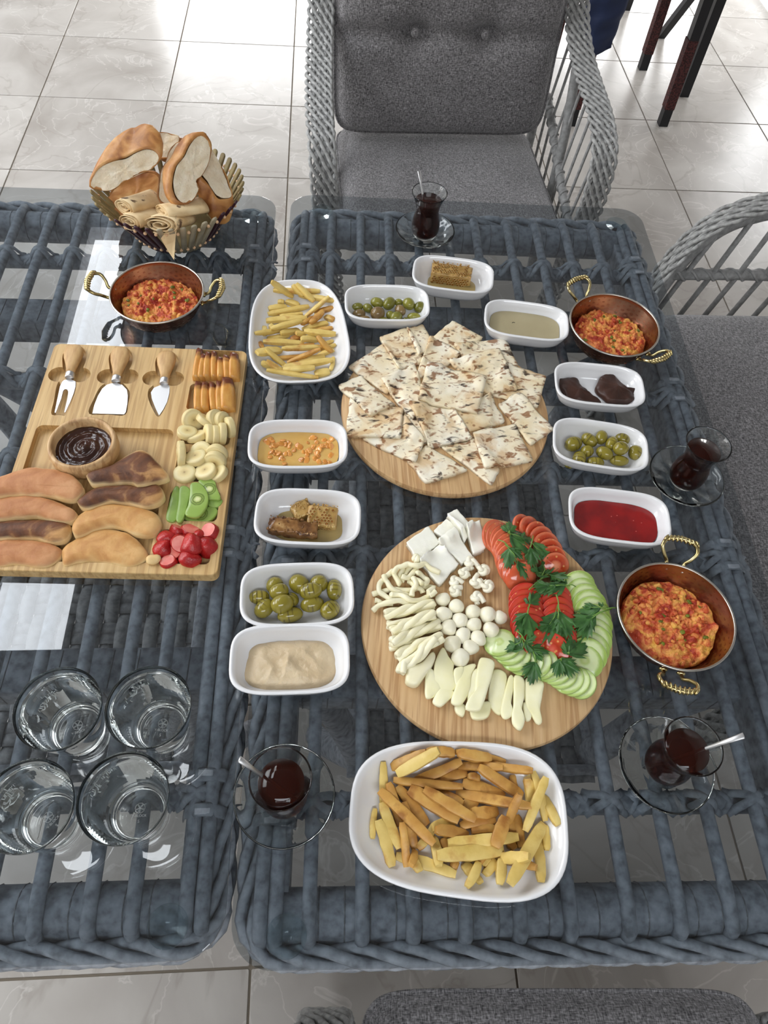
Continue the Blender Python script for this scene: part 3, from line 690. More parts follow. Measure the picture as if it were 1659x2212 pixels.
# tea glasses
M['tea'] = mat('black_tea', color=(.045, .006, .002), rough=.0, trans=.55, ior=1.34, spec=.5)
def tea(label, sa_label, c, spoon=None, tilt=None, off=(0, 0)):
    x, y = c
    V, F = lathe([(0, .0), (.021, .0), (.024, .0008), (.034, .0035), (.046, .0085), (.0545, .0155), (.0565, .0175), (.0558, .0186), (.054, .0180), (.046, .0118), (.034, .0065), (.026, .0042), (.024, .0040), (.0235, .0030), (0, .0030)], 72)
    V = V.copy(); rr = np.hypot(V[:, 0], V[:, 1]); a = np.arctan2(V[:, 1], V[:, 0]); V[:, 2] += np.where((rr > .026) & (rr < .052), .0011*np.cos(a*12), 0)
    s = mk('saucer', V, F, M['vessel']); s.location = (x, y, ZT+.0006); tag(s, sa_label, 'saucer', 'clear glass saucers under the tea')
    t = empty('tea_glass', (x+off[0], y+off[1], ZT+.0042), 0, label, 'glass', 'tulip tea glasses')
    out = [(0, 0), (.0185, 0), (.0205, .0015), (.0235, .007), (.0262, .016), (.0266, .026), (.0245, .038), (.0215, .050), (.0212, .056), (.0235, .068), (.0278, .080), (.0318, .089), (.0326, .0905)]
    inn = [(.0318, .0908), (.0305, .0885), (.0262, .080), (.0220, .068), (.0198, .056), (.0201, .050), (.0230, .038), (.0252, .026), (.0248, .016), (.0222, .0085), (.0185, .0050), (0, .0042)]
    mk('glass_body', *lathe(out+inn, 64), M['vessel'], parent=t)
    def ir(z):
        zz = [q[1] for q in inn][::-1]; r_ = [q[0] for q in inn][::-1]; return float(np.interp(z, zz, r_))
    zt = .074; lv = [(0, .00425)]+[(ir(z)+.0004 if z > .006 else ir(z)*.97, z) for z in np.linspace(.0052, zt, 18)]+[(ir(zt)+.0003, zt+.0002), (0, zt)]
    mk('tea', *lathe(lv, 64), M['tea'], parent=t)
    if spoon:
        a, el, ln = spoon                        # azimuth of the handle, steepness, length
        dx, dy = math.cos(a), math.sin(a); r0 = .030
        top = np.array((r0*dx, r0*dy, .0905)); d_ = np.array((dx*math.cos(el), dy*math.cos(el), math.sin(el)))
        bot = np.array((-.012*dx, -.012*dy, .014)); up = top - bot; up /= np.linalg.norm(up)
        P = [bot, bot+up*.03, top, top+up*ln]
        o = mk('teaspoon', *join(tube(P, [.0012, .0013, .0024, .0034], 8, flat=.35), xf(blob(.0085, .0055, .002, 12, 8), TR(tuple(bot-np.array((0, 0, .002))), (0, 0, a)))), M['steel'])
        o.location = t.location; tag(o, {0: 'steel teaspoon standing in the far tea glass', 1: 'steel teaspoon in the front left tea glass', 2: 'steel teaspoon in the front right tea glass'}[tea.k], 'spoon', 'steel teaspoons'); tea.k += 1
tea.k = 0
tea('tulip glass of black tea at the far edge by the wicker armchair', 'clear glass saucer at the far edge of the table', (.1835, 1.195), (math.radians(118), 1.2, .021))
tea('tulip glass of black tea in the front left, beside the tumblers', 'clear glass saucer in front of the tahini dish', (-.0505, .181), (math.radians(160), 1.0, .026))
tea('tulip glass of black tea at the front right', 'clear glass saucer at the front right of the table', (.395, .202), (math.radians(3), 1.0, .030))
tea('tulip glass of black tea without spoon near the right table edge', 'clear glass saucer by the right table edge', (.5365, .620))

# tumblers, upright, with the maker's mark pressed into the base
M['etch'] = mat('etched_mark', color=(.75, .8, .8), rough=.6, alpha=.55)
GL = {'upper left': ((-.2895, .262), .3), 'upper right': ((-.1945, .2615), -.12), 'lower left': ((-.3005, .164), .9), 'lower right': ((-.2075, .1685), 0.0)}
for w_, (c, rz) in GL.items():
    t = empty('tumbler', (c[0], c[1], ZT+.0006), rz, 'empty clear glass tumbler, %s of the group of four' % w_, 'glass', 'empty tumblers at the lower left')
    out = [(0, .0012), (.020, .0012), (.023, 0), (.0255, 0), (.0275, .0015), (.0280, .006), (.0290, .010)]
    for q in range(10): z = .013+q*.006; r_ = .0290+.0130*((z-.010)/.072)**.9; out += [(r_+.0004, z), (r_-.0003, z+.003)]
    out += [(.0447, .0825), (.0455, .0895)]
    inn = [(.0450, .0900), (.0443, .0893), (.0420, .070), (.0378, .045), (.0325, .024), (.0290, .0155), (.0255, .0128), (.021, .0120), (0, .0118)]
    mk('glass_body', *lathe(out+inn, 72), M['vessel'], parent=t)
    ps = []
    for q in range(5):                           # five-petalled flower outline
        a = q*2*math.pi/5+.3; P = [(.0052*math.cos(a)*math.sin(math.pi*u)**.5*1.0-math.sin(a)*.0026*math.sin(2*math.pi*u), .0045+.0052*math.sin(a)*math.sin(math.pi*u)**.5+math.cos(a)*.0026*math.sin(2*math.pi*u), 0) for u in np.linspace(0, 1, 16)]
        ps.append(tube(P, .00022, 4))
    mk('flower_mark', *join(*ps), M['etch'], parent=t).location = (0, 0, .0126)
    for txt, y, sz in (('V-BLOCK', -.0045, .0038), ('S', -.0105, .0046)):
        cu = bpy.data.curves.new('mark', 'FONT'); cu.body = txt; cu.size = sz; cu.align_x = 'CENTER'; cu.extrude = .0001
        tmp = bpy.data.objects.new('mark', cu); col.objects.link(tmp); bpy.context.view_layer.update()
        me = bpy.data.meshes.new_from_object(tmp.evaluated_get(bpy.context.evaluated_depsgraph_get())); me.materials.clear(); me.materials.append(M['etch'])
        bpy.data.objects.remove(tmp); o = bpy.data.objects.new('base_mark', me); col.objects.link(o); o.parent = t; o.location = (0, y, .0123)
# ------------------------------------------------------------------ serving board with wells
M['bamboo2'] = mat('pale_bamboo', rough=.4, stops=[(.2, srgb(178, 140, 88)), (.5, srgb(204, 170, 116)), (.8, srgb(218, 188, 136))], scale=9, detail=5, stretch=(14, 1.0, 14), rnd=False, spec=.35)
overlay(M['bamboo2'], [(.40, .45), (.5, 0)], 70, srgb(158, 120, 72), stretch=(3.5, .1, 1), detail=2)
M['wood'] = mat('light_beech', rough=.5, stops=[(.25, srgb(176, 134, 84)), (.6, srgb(206, 168, 116)), (.85, srgb(220, 188, 140))], scale=30, stretch=(5, 1, 5), detail=4)
BZ = ZT+.018; BR = math.radians(-2.15); BO = Vector((-.450, .4695, ZT))
cB, sB = math.cos(BR), math.sin(BR)
def bl(p): d = p-BO; return (d.x*cB+d.y*sB, -d.x*sB+d.y*cB)
CA = Crop(0, 720, .33755)
def booled(V, F, m, name, cuts):
    o = mk(name, V, F, m, smooth=False); tmp = []
    for cv, cf in cuts:
        c = mk('cut', cv, cf, m, smooth=False); tmp.append(c)
        md = o.modifiers.new('b', 'BOOLEAN'); md.object = c; md.operation = 'DIFFERENCE'; md.solver = 'EXACT'
    bpy.context.view_layer.update()
    me = bpy.data.meshes.new_from_object(o.evaluated_get(bpy.context.evaluated_depsgraph_get()))
    o.modifiers.clear(); o.data = me
    for c in tmp: bpy.data.objects.remove(c)
    return o
def well(q, zb, r=.007):
    L = [bl(CA(x, y, BZ)) for x, y in q]
    x0 = (L[0][0]+L[3][0])/2; x1 = (L[1][0]+L[2][0])/2; y1 = (L[0][1]+L[1][1])/2; y0 = (L[2][1]+L[3][1])/2
    return prism(rrect(x0, y0, x1, y1, r, 6), zb, .03), (x0, y0, x1, y1)
WQ = [[(1250, 110), (1532, 110), (1515, 292), (1235, 287)], [(1212, 325), (1506, 330), (1490, 497), (1195, 492)], [(1187, 535), (1497, 548), (1458, 717), (1150, 706)],
      [(1142, 758), (1447, 770), (1425, 952), (1105, 946)], [(1092, 1000), (1412, 1010), (1386, 1206), (1060, 1197)], [(1040, 1253), (1368, 1265), (1340, 1480), (985, 1472)]]
cuts = []
for q in WQ: c, b_ = well(q, .006); cuts.append(c)
mw = [bl(CA(x, y, BZ)) for x, y in ((215, 588), (1105, 612), (962, 1475), (0, 1470))]
cuts.append(prism(rrect(.014, mw[2][1], (mw[1][0]+mw[2][0])/2, (mw[0][1]+mw[1][1])/2, .010, 6), .0075, .03))
def poly(pts, zb, n=40): return prism(resample(ccw([(*bl(CA(x, y, BZ)), 0) for x, y in pts]), n)[:, :2], zb, .03)
def circ(x, y, r, zb): c = bl(CA(x, y, BZ)); a = np.linspace(0, 2*math.pi, 28, endpoint=False); return prism(np.stack([c[0]+r*np.cos(a), c[1]+r*np.sin(a)], 1), zb, .03)
cuts += [circ(374, 262, .0152, .0080), circ(514, 266, .0152, .0080), circ(685, 275, .0152, .0080), circ(822, 276, .0152, .0080), circ(975, 286, .0152, .0080), circ(1114, 290, .0152, .0080),
         poly([(405, 130), (450, 82), (515, 82), (552, 130), (540, 200), (490, 280), (420, 275), (400, 200)], .0088), poly([(700, 140), (750, 95), (815, 95), (850, 150), (835, 215), (785, 290), (715, 285), (700, 210)], .0088), poly([(1000, 160), (1050, 118), (1110, 122), (1142, 170), (1130, 230), (1085, 300), (1020, 295), (995, 230)], .0088),
         poly([(385, 300), (440, 285), (488, 310), (470, 410), (425, 520), (380, 522), (328, 516), (345, 430), (362, 340)], .0092), poly([(690, 312), (760, 300), (828, 370), (820, 450), (800, 522), (700, 520), (570, 514), (600, 420), (640, 345)], .0092), poly([(965, 345), (1030, 300), (1085, 340), (1075, 430), (1020, 532), (985, 500), (950, 420), (948, 370)], .0092)]
sb = booled(*prism(rrect(0, 0, .304, .410, .010, 6), 0, .018, .0015), M['bamboo2'], 'serving_board', cuts)
sb.location = BO; sb.rotation_euler.z = BR; tag(sb, 'rectangular bamboo serving board with carved wells on the left table', 'board')
# three cheese tools
def cheese_tool(label, top, collar, bl_poly, dark=False, slot=None):
    T_, C_ = CA(*top, BZ+.006), CA(*collar, BZ+.002); d = (C_-T_); L = d.length; d.normalize(); s = Vector((-d.y, d.x, 0)).normalized()
    t = empty('cheese_knife', (C_.x, C_.y, BZ), 0, label, 'knife', 'cheese tools in the board slots')
    rs = []
    for f, w, h in ((0, .003, .002), (.03, .0085, .0045), (.12, .0130, .0068), (.28, .0148, .0078), (.48, .0132, .0075), (.68, .0095, .0066), (.86, .0068, .0058), (1.0, .0062, .0056)):
        c = T_+d*L*f; a = np.linspace(0, 2*math.pi, 24, endpoint=False); e = 2.6
        ca, sa = np.cos(a), np.sin(a); X = np.sign(ca)*np.abs(ca)**(2/e)*w; Z = np.sign(sa)*np.abs(sa)**(2/e)*h
        rs.append(np.array([c.x, c.y, c.z])+X[:, None]*np.array(s)+Z[:, None]*np.array((0, 0, 1.0)))
    mk('handle', *loft(rs), M['wood'], parent=t, world=True)
    rs = []
    for f, w in ((-.001, .0066), (0, .0070), (.008, .0070), (.009, .0062)):
        c = C_+d*f; rs.append(np.array([c.x, c.y, c.z])+w*np.cos(a)[:, None]*np.array(s)+w*.88*np.sin(a)[:, None]*np.array((0, 0, 1.0)))
    mk('collar', *loft(rs), M['steel'], parent=t, world=True)
    Q = np.array([[*CA(x, y, BZ-.001)] for x, y in bl_poly]); 
    n = len(Q); V = np.vstack([Q+[0, 0, .0006], Q-[0, 0, .0006]]); F = [tuple(range(n)), tuple(range(2*n-1, n-1, -1))]+[(i, i+n, (i+1) % n+n, (i+1) % n) for i in range(n)]
    mk('blade', V, F, M['steel'], parent=t, world=True, smooth=False)
cheese_tool('small cheese fork with beech handle at the left of the board', (480, 78), (450, 258), [(412, 300), (447, 292), (484, 310), (484, 340), (472, 385), (450, 440), (418, 508), (412, 506), (432, 420), (438, 375), (430, 360), (417, 358), (405, 368), (392, 420), (357, 510), (350, 508), (368, 420), (385, 340), (398, 312)])
cheese_tool('broad cheese spade with beech handle in the middle slot', (778, 92), (747, 282), [(715, 322), (745, 318), (783, 332), (812, 362), (818, 400), (816, 450), (806, 505), (795, 520), (592, 514), (604, 460), (628, 400), (655, 355), (685, 330)])
cheese_tool('pointed cheese knife with beech handle in the right slot', (1070, 118), (1053, 296), [(1025, 334), (1050, 330), (1086, 335), (1085, 380), (1070, 440), (1045, 490), (1018, 528), (995, 480), (972, 420), (966, 380), (985, 350)])

# wooden bowl of chocolate spread
c = at(176, 955, BZ+.030); zb = ZT+.0078
t = tag(mk('wooden_bowl', *lathe([(0, 0), (.030, 0), (.040, .006), (.0475, .020), (.0478, .030), (.0458, .0405), (.0440, .0415), (.0408, .0405), (.0400, .034), (.037, .020), (.028, .010), (0, .008)], 72), M['bamboo']), 'small bamboo bowl of chocolate spread on the serving board', 'bowl')
t.location = (c.x, c.y, zb)
M['choc'] = mat('chocolate_spread', rough=.16, spec=.6, stops=[(.3, srgb(42, 22, 16)), (.7, srgb(66, 38, 27))], scale=30)
V = []; F = []; n, m = 96, 34
for i in range(m+1):
    for j in range(n):
        r = .0388*i/m; a = 2*math.pi*j/n; ph = a*1.0+r*520+1.2*nz((r*60, a, 0))
        z = .0275+.0016*math.sin(ph)*min(1, r/.008)*(1-(i/m)**6)+.004*math.exp(-(r/.006)**2)+.0012*fbm((r*math.cos(a), r*math.sin(a), 0), 120, 2, 2)
        V.append((r*math.cos(a), r*math.sin(a), z))
for i in range(m):
    for j in range(n): a = i*n+j; b = i*n+(j+1) % n; F.append((a, a+n, b+n, b))
ch_ = mk('chocolate_spread', V, F, M['choc']); ch_.location = t.location; tag(ch_, 'glossy swirled chocolate spread inside the bamboo bowl', 'spread')

# ------------------------------------------------------------------ pancakes
def pillow(P, thick, spine=None, n=64, dome=.12, rough=0.0, seed=0.0, tiltf=None, prof=None):
    """rounded slab over the closed outline P (points with z of the underside)"""
    Q = resample(ccw(P), n)
    if spine is None: C = np.repeat(Q.mean(0)[None], n, 0)
    else:
        S = smooth_path(spine, 8); C = np.array([S[np.argmin(((S[:, :2]-q[:2])**2).sum(1))] for q in Q]); 
        for _ in range(14): C = (np.roll(C, 1, 0)+C+np.roll(C, -1, 0))/3
    rings = []; K = []
    prof = prof or [(.90, 0, 0), (.985, .12, 0), (1.0, .38, 0), (.995, .62, .1), (.965, .84, .25), (.91, .96, .75), (.8, 1.0+dome*.3, 1), (.6, 1.0+dome*.7, 1), (.35, 1+dome, 1), (.12, 1+dome, 1)]
    if spine is not None: prof = prof[:-1]
    base = Q[:, 2].copy()
    for s, z, k in prof:
        r = C+(Q-C)*s; r[:, 2] = base*s+C[:, 2]*(1-s)+thick*z
        if rough:
            for i in range(n): r[i, 2] += rough*fbm(r[i], 45, seed, 2)*(1 if z > .3 else .1); r[i, :2] += rough*.5*nz(r[i], 80, seed+4)
        rings.append(r); K += [k+.35*nz(r[i], 60, seed) if 0 < k < 1 else k for i in range(n)]
    V, F = loft(rings, True, spine is None); K += [0, 1] if spine is None else [0]
    if spine is not None: F.append([(len(rings)-1)*n+i for i in range(n)])
    return V, F, K
def pancm(name, a, b, c):
    m = mat(name, rough=.6, stops=[(.35, srgb(224, 192, 134)), (.7, srgb(240, 216, 166))], scale=40, bump=.5, bscale=160, bdist=.0015, sss=.05)
    t = m.node_tree; N = t.nodes; L = t.links; b_ = N['Principled BSDF']
    no = N.new('ShaderNodeTexNoise'); no.inputs['Scale'].default_value = 30; no.inputs['Detail'].default_value = 6; no.inputs['Distortion'].default_value = .8; tc = N.new('ShaderNodeTexCoord'); L.new(tc.outputs['Object'], no.inputs['Vector'])
    r = ramp(t, [(.32, a), (.5, b), (.68, c)]); L.new(no.outputs['Fac'], r.inputs[0])
    at_ = N.new('ShaderNodeAttribute'); at_.attribute_name = 'k'; mx = N.new('ShaderNodeMix'); mx.data_type = 'RGBA'
    L.new(at_.outputs['Fac'], mx.inputs[0]); L.new(b_.inputs['Base Color'].links[0].from_socket, mx.inputs[6]); L.new(r.outputs[0], mx.inputs[7]); L.new(mx.outputs[2], b_.inputs['Base Color'])
    return m
M['pan_gold'] = pancm('golden_pancake', srgb(184, 128, 70), srgb(204, 154, 92), srgb(216, 172, 112))
M['pan_tan'] = pancm('tan_pancake', srgb(172, 112, 70), srgb(190, 132, 86), srgb(204, 150, 104))
M['pan_dark'] = pancm('dark_pancake', srgb(70, 38, 20), srgb(112, 68, 38), srgb(196, 148, 92))
PK = [('pan_gold', 0, [(395, 1420), (420, 1370), (480, 1330), (600, 1268), (720, 1260), (820, 1285), (900, 1345), (952, 1420), (920, 1470), (830, 1500), (700, 1478), (600, 1468), (500, 1478), (415, 1497)], [(470, 1410), (700, 1370), (880, 1430)], 'golden pancake nearest the front of the right pancake row'),
      ('pan_tan', 0, [(-90, 1370), (60, 1325), (200, 1330), (330, 1350), (400, 1390), (392, 1440), (335, 1492), (250, 1508), (120, 1490), (0, 1500), (-90, 1490)], [(-60, 1420), (150, 1405), (330, 1425)], 'tan pancake nearest the front of the left pancake row'),
      ('pan_dark', .006, [(-90, 1240), (50, 1205), (200, 1200), (330, 1205), (442, 1220), (457, 1280), (420, 1332), (330, 1345), (230, 1320), (100, 1318), (0, 1325), (-90, 1315)], [(-60, 1270), (180, 1262), (390, 1280)], 'tan pancake with scorched edge, third down the left row'),
      ('pan_gold', .007, [(468, 1235), (520, 1165), (640, 1110), (780, 1103), (930, 1130), (1012, 1170), (1036, 1238), (985, 1297), (880, 1297), (770, 1250), (690, 1242), (600, 1270), (485, 1312)], [(520, 1235), (720, 1165), (960, 1235)], 'arched golden brown pancake, third down the right row'),
      ('pan_tan', .012, [(-90, 1110), (0, 1068), (130, 1048), (260, 1055), (380, 1090), (482, 1140), (502, 1180), (450, 1217), (330, 1207), (230, 1180), (100, 1190), (0, 1207), (-90, 1205)], [(-60, 1150), (150, 1110), (420, 1175)], 'smooth tan pancake, second down the left row'),
      ('pan_dark', .014, [(502, 1075), (590, 1012), (680, 985), (800, 983), (900, 985), (1010, 978), (1057, 1040), (1022, 1092), (930, 1117), (800, 1095), (720, 1085), (640, 1110), (560, 1137), (510, 1112)], [(560, 1080), (760, 1030), (990, 1050)], 'darkly browned pancake, second down the right row'),
      ('pan_tan', .018, [(-90, 970), (60, 905), (180, 865), (300, 868), (430, 900), (510, 950), (542, 1010), (500, 1062), (440, 1077), (330, 1052), (200, 1045), (60, 1050), (-90, 1062)], [(-60, 1010), (220, 950), (470, 1010)], 'large tan pancake at the top of the left row'),
      ('pan_dark', .021, [(563, 905), (700, 860), (800, 800), (900, 753), (960, 775), (1020, 840), (1083, 915), (1075, 942), (1000, 962), (890, 987), (840, 965), (700, 970), (600, 977), (565, 945)], [(650, 920), (820, 890), (950, 880)], 'folded pancake with dark crust beside the chocolate bowl')]
for i, (mn, dz, pts, sp, lb) in enumerate(PK):
    z = ZT+.0085+dz; th = .013
    V, F, K = pillow([tuple(CA(x, y, z+th*.6))[:2]+(z,) for x, y in pts], th, [tuple(CA(x, y, z+th*.6))[:2]+(z,) for x, y in sp], 72, .35, .0018, i*3.0)
    tag(mk('pancake', V, F, M[mn], world=True, attr=K), lb, 'pancake', 'pancakes on the serving board')
c = CA(985, 1455, ZT+.02)
V, F = blob(.0095, .0075, .005, 16, 10, .5, 90, 4)
o = mk('pancake_crumb', V, F, M['pan_gold'], attr=[.1]*len(V)); o.location = (c.x, c.y, ZT+.0215); tag(o, 'small pale pancake scrap on the rim beside the strawberries', 'scrap')

# ------------------------------------------------------------------ fruit in the wells
WZ = ZT+.0062
CF = Crop(330, 730, .23052)
M['peach'] = mat('peach_flesh', rough=.3, stops=[(.3, srgb(206, 140, 64)), (.7, srgb(226, 172, 94))], scale=50, sss=.1, bump=.1, bscale=200, stretch=(3, 1, 1))
overlay(M['peach'], [(.05, 0), (.55, .9)], 1, srgb(92, 30, 30), kind='attr')
def peach(x0, y0, x1, y1, w, i, sp):
    zt = BZ+.012; A = CF(x0, y0, zt); B = CF(x1, y1, zt-.004); s = w*.23052*.00057/2*1.28
    rs = []; K = []; n = 14; d = (B-A); L = d.length; dn = d.normalized(); sd = Vector((-dn.y, dn.x, 0)).normalized()
    for f in np.linspace(0, 1, 12):
        c = A+d*f; ww = s*(.80+.45*math.sin(math.pi*min(1, .1+f*.6))); hh = .0125*(.62+.5*math.sin(math.pi*(.12+.72*f)))
        a = np.linspace(0, 2*math.pi, n, endpoint=False); e = 3.4; ca, sa = np.cos(a), np.sin(a); X = np.sign(ca)*np.abs(ca)**(2/e)*ww; Z = np.sign(sa)*np.abs(sa)**(2/e)*hh-X*.35
        jag = .0022*np.array([nz((q*1.3, i, f), 2) for q in range(n)])*(1 if f < .3 else .25)
        rs.append(np.array([c.x, c.y, BZ+.0005])+(X+jag)[:, None]*np.array(sd)+jag[:, None]*np.array(dn)+(Z+.006*(1-f))[:, None]*np.array((0, 0, 1.0)))
        K += [max(0, 1-f*2.6+.5*nz((f*8, q, i))) for q in range(n)]
    V, F = loft(rs); K += [1, 0]
    tag(mk('peach_wedge', V, F, M['peach'], world=True, attr=K), '%s peach wedge %s, dark red at its stone end' % (['leftmost', 'second', 'third', 'narrow fourth', 'fifth', 'sixth', 'rightmost', '', '', 'leftmost', 'second', 'middle', 'fourth', 'broad rightmost'][i], sp), 'peach', 'peach wedges ' + sp)
for i, q in enumerate([(445, 115, 405, 372, 60), (485, 165, 455, 372, 60), (522, 150, 508, 368, 64), (575, 140, 578, 368, 56), (636, 200, 640, 372, 60), (690, 180, 705, 380, 62), (765, 155, 762, 378, 84)]): peach(*q, i, 'in the uppermost well')
for i, q in enumerate([(432, 425, 430, 676, 70), (494, 425, 488, 664, 66), (556, 430, 578, 668, 62), (622, 420, 632, 674, 64), (700, 385, 706, 668, 110)]): peach(*q, i+9, 'in the second well')
def rnd_slice(r, h, n=32, wob=.03, s=0.0):
    rs = []
    for rr, z in ((.86*r, 0), (.97*r, .0006), (r, .0022), (r, h-.0022), (.97*r, h-.0006), (.9*r, h), (.5*r, h+.0002)):
        a = 2*np.pi*np.arange(n)/n; w = np.array([1+wob*nz((math.cos(q)*1.2, math.sin(q)*1.2, s), 1.5) for q in a]); rs.append(np.stack([rr*w*np.cos(a), rr*w*np.sin(a), np.full(n, z)], 1))
    return loft(rs)
def radmat(name, stops, sc, **k):                # colour by distance from the slice's axis
    m = mat(name, **k); t = m.node_tree; N = t.nodes; L = t.links; tc = N.new('ShaderNodeTexCoord'); mp = N.new('ShaderNodeMapping'); mp.inputs['Scale'].default_value = (1/sc, 1/sc, 0)
    g = N.new('ShaderNodeVectorMath'); g.operation = 'LENGTH'; L.new(tc.outputs['Object'], mp.inputs[0]); L.new(mp.outputs[0], g.inputs[0]); no = N.new('ShaderNodeTexNoise'); no.inputs['Scale'].default_value = 3.0; L.new(mp.outputs[0], no.inputs['Vector'])
    ma = N.new('ShaderNodeMath'); ma.operation = 'MULTIPLY_ADD'; L.new(no.outputs['Fac'], ma.inputs[0]); ma.inputs[1].default_value = .16; L.new(g.outputs['Value'], ma.inputs[2])
    r = ramp(t, stops); L.new(ma.outputs[0], r.inputs[0]); L.new(r.outputs[0], N['Principled BSDF'].inputs['Base Color']); return m
M['banana'] = radmat('banana_flesh', [(.08, srgb(150, 118, 74)), (.2, srgb(206, 182, 124)), (.5, srgb(232, 212, 152)), (.8, srgb(236, 222, 172)), (1.0, srgb(222, 204, 150))], .0155, rough=.4, bump=.2, bscale=150, sss=.1)
bs, bf = rnd_slice(.0158, .0095)
BN = [(375, 770, .008, 1.0, 2.2), (500, 785, .008, .9, -2.4), (592, 775, .008, .9, 2.9), (655, 785, .008, 1.1, 2.8), (725, 845, .010, 1.35, .4), (410, 922, .006, .55, -1.1), (525, 912, .009, 1.2, .25), (585, 920, .010, 1.25, .2), (655, 905, .010, 1.3, .15), (320, 880, .011, .3, -2.3),
      (272, 1070, .006, 1.35, .25), (268, 1120, .006, 1.3, .2), (460, 1070, .006, .45, 1.2), (405, 1118, .009, .3, -.8), (605, 1095, .007, 1.25, 1.35), (590, 1160, .007, 1.3, 1.35), (300, 1267, .006, .08, 0), (612, 1272, .005, .55, -.3), (497, 1248, .009, .3, -.5)]
bm_ = None
BNL = ['leaning at the back left corner', 'second along the back row', 'third along the back row', 'fourth along the back row', 'standing at the right end', 'under the round face-up one, front left', 'third along the front row', 'fourth along the front row', 'fifth along the front row', 'lying face up at the front left', 'on edge at the top left', 'on edge, second at the left', 'behind the large face-up one', 'large and face up near the top', 'on edge at the upper right', 'thin, on edge at the right', 'face up at the front left', 'tilted at the front right corner', 'face up at the front middle']
for i, (x, y, dz, tl, az) in enumerate(BN):
    c = CF(x, y, WZ+dz+.008)
    o = mk('banana_slice', bs, bf, M['banana']) if bm_ is None else bpy.data.objects.new('banana_slice', bm_.data)
    if bm_ is None: bm_ = o
    else: col.objects.link(o)
    M4 = Matrix.Translation((c.x, c.y, WZ+dz+.0045+.009*math.sin(tl)*.6)) @ Euler((0, 0, az-HALF)).to_matrix().to_4x4() @ Euler((tl, 0, 0)).to_matrix().to_4x4() @ Matrix.Translation((0, 0, -.0045)) @ Matrix.Diagonal((R.uniform(.93, 1.06),)*3+(1,))
    o.matrix_world = M4; w_ = 'third' if i < 10 else 'fourth'
    tag(o, 'banana slice %s of the banana-filled %s' % (BNL[i], 'upper well' if i < 10 else 'lower well'), 'banana', 'banana slices in the %s well' % w_)
M['kiwi'] = radmat('kiwi_flesh', [(.20, srgb(222, 226, 168)), (.34, srgb(176, 196, 110)), (.42, srgb(88, 100, 44)), (.48, srgb(146, 172, 84)), (.60, srgb(104, 124, 56)), (.66, srgb(154, 180, 94)), (1.1, srgb(146, 174, 84))], .018, rough=.22, sss=.1, spec=.6)
M['kiwi_side'] = mat('kiwi_side', rough=.25, stops=[(.3, srgb(130, 160, 74)), (.7, srgb(154, 182, 96))], scale=40, sss=.1)
KW = [([(200, 1400), (245, 1400), (245, 1560), (215, 1710), (125, 1700), (150, 1560)], .008, 'upright kiwi slice at the left of its well'), ([(255, 1390), (345, 1410), (325, 1560), (275, 1712), (218, 1705), (240, 1540)], .012, 'second upright kiwi slice from the left'),
      ([(300, 1660), (420, 1590), (560, 1580), (608, 1610), (590, 1660), (520, 1715), (400, 1722), (310, 1700)], .005, 'kiwi slice lowest in the well, under the large one'), ([(525, 1510), (600, 1505), (655, 1520), (630, 1570), (580, 1585), (520, 1570)], .006, 'kiwi end piece at the right edge of its well'),
      ([(425, 1345), (460, 1318), (570, 1330), (600, 1400), (635, 1505), (560, 1510), (500, 1500), (490, 1410)], .010, 'squarish kiwi slice at the top of its well'), ([(355, 1360), (430, 1352), (500, 1420), (522, 1500), (500, 1590), (440, 1665), (380, 1680), (300, 1650), (330, 1560), (345, 1450)], .014, 'large seeded kiwi slice lying on top in its well')]
for i, (pts, dz, lb) in enumerate(KW):
    z = WZ+dz; th = .0065
    V, F, K = pillow([tuple(CF(x, y, z+th))[:2]+(z,) for x, y in pts], th, None, 40, .0, 0, 0, prof=[(.93, 0, 0), (.99, .15, 0), (1, .8, 0), (.97, .97, 0), (.9, 1, 1), (.4, 1.02, 1)])
    tag(mk('kiwi_slice', V, F, M['kiwi' if i in (2, 4, 5) else 'kiwi_side'], world=True), lb, 'kiwi', 'kiwi slices')
M['straw'] = mat('strawberry', rough=.25, spec=.6, stops=[(.3, srgb(146, 16, 20)), (.7, srgb(190, 40, 38))], scale=60, sss=.1, bump=.6, bscale=520, bdist=.001, ntype='noise')
overlay(M['straw'], [(.0, 1), (.13, 0)], 330, srgb(226, 170, 90), kind='voronoi')
M['straw_cut'] = mat('cut_strawberry', rough=.25, stops=[(.3, srgb(214, 96, 84)), (.7, srgb(232, 140, 124))], scale=70, sss=.1)
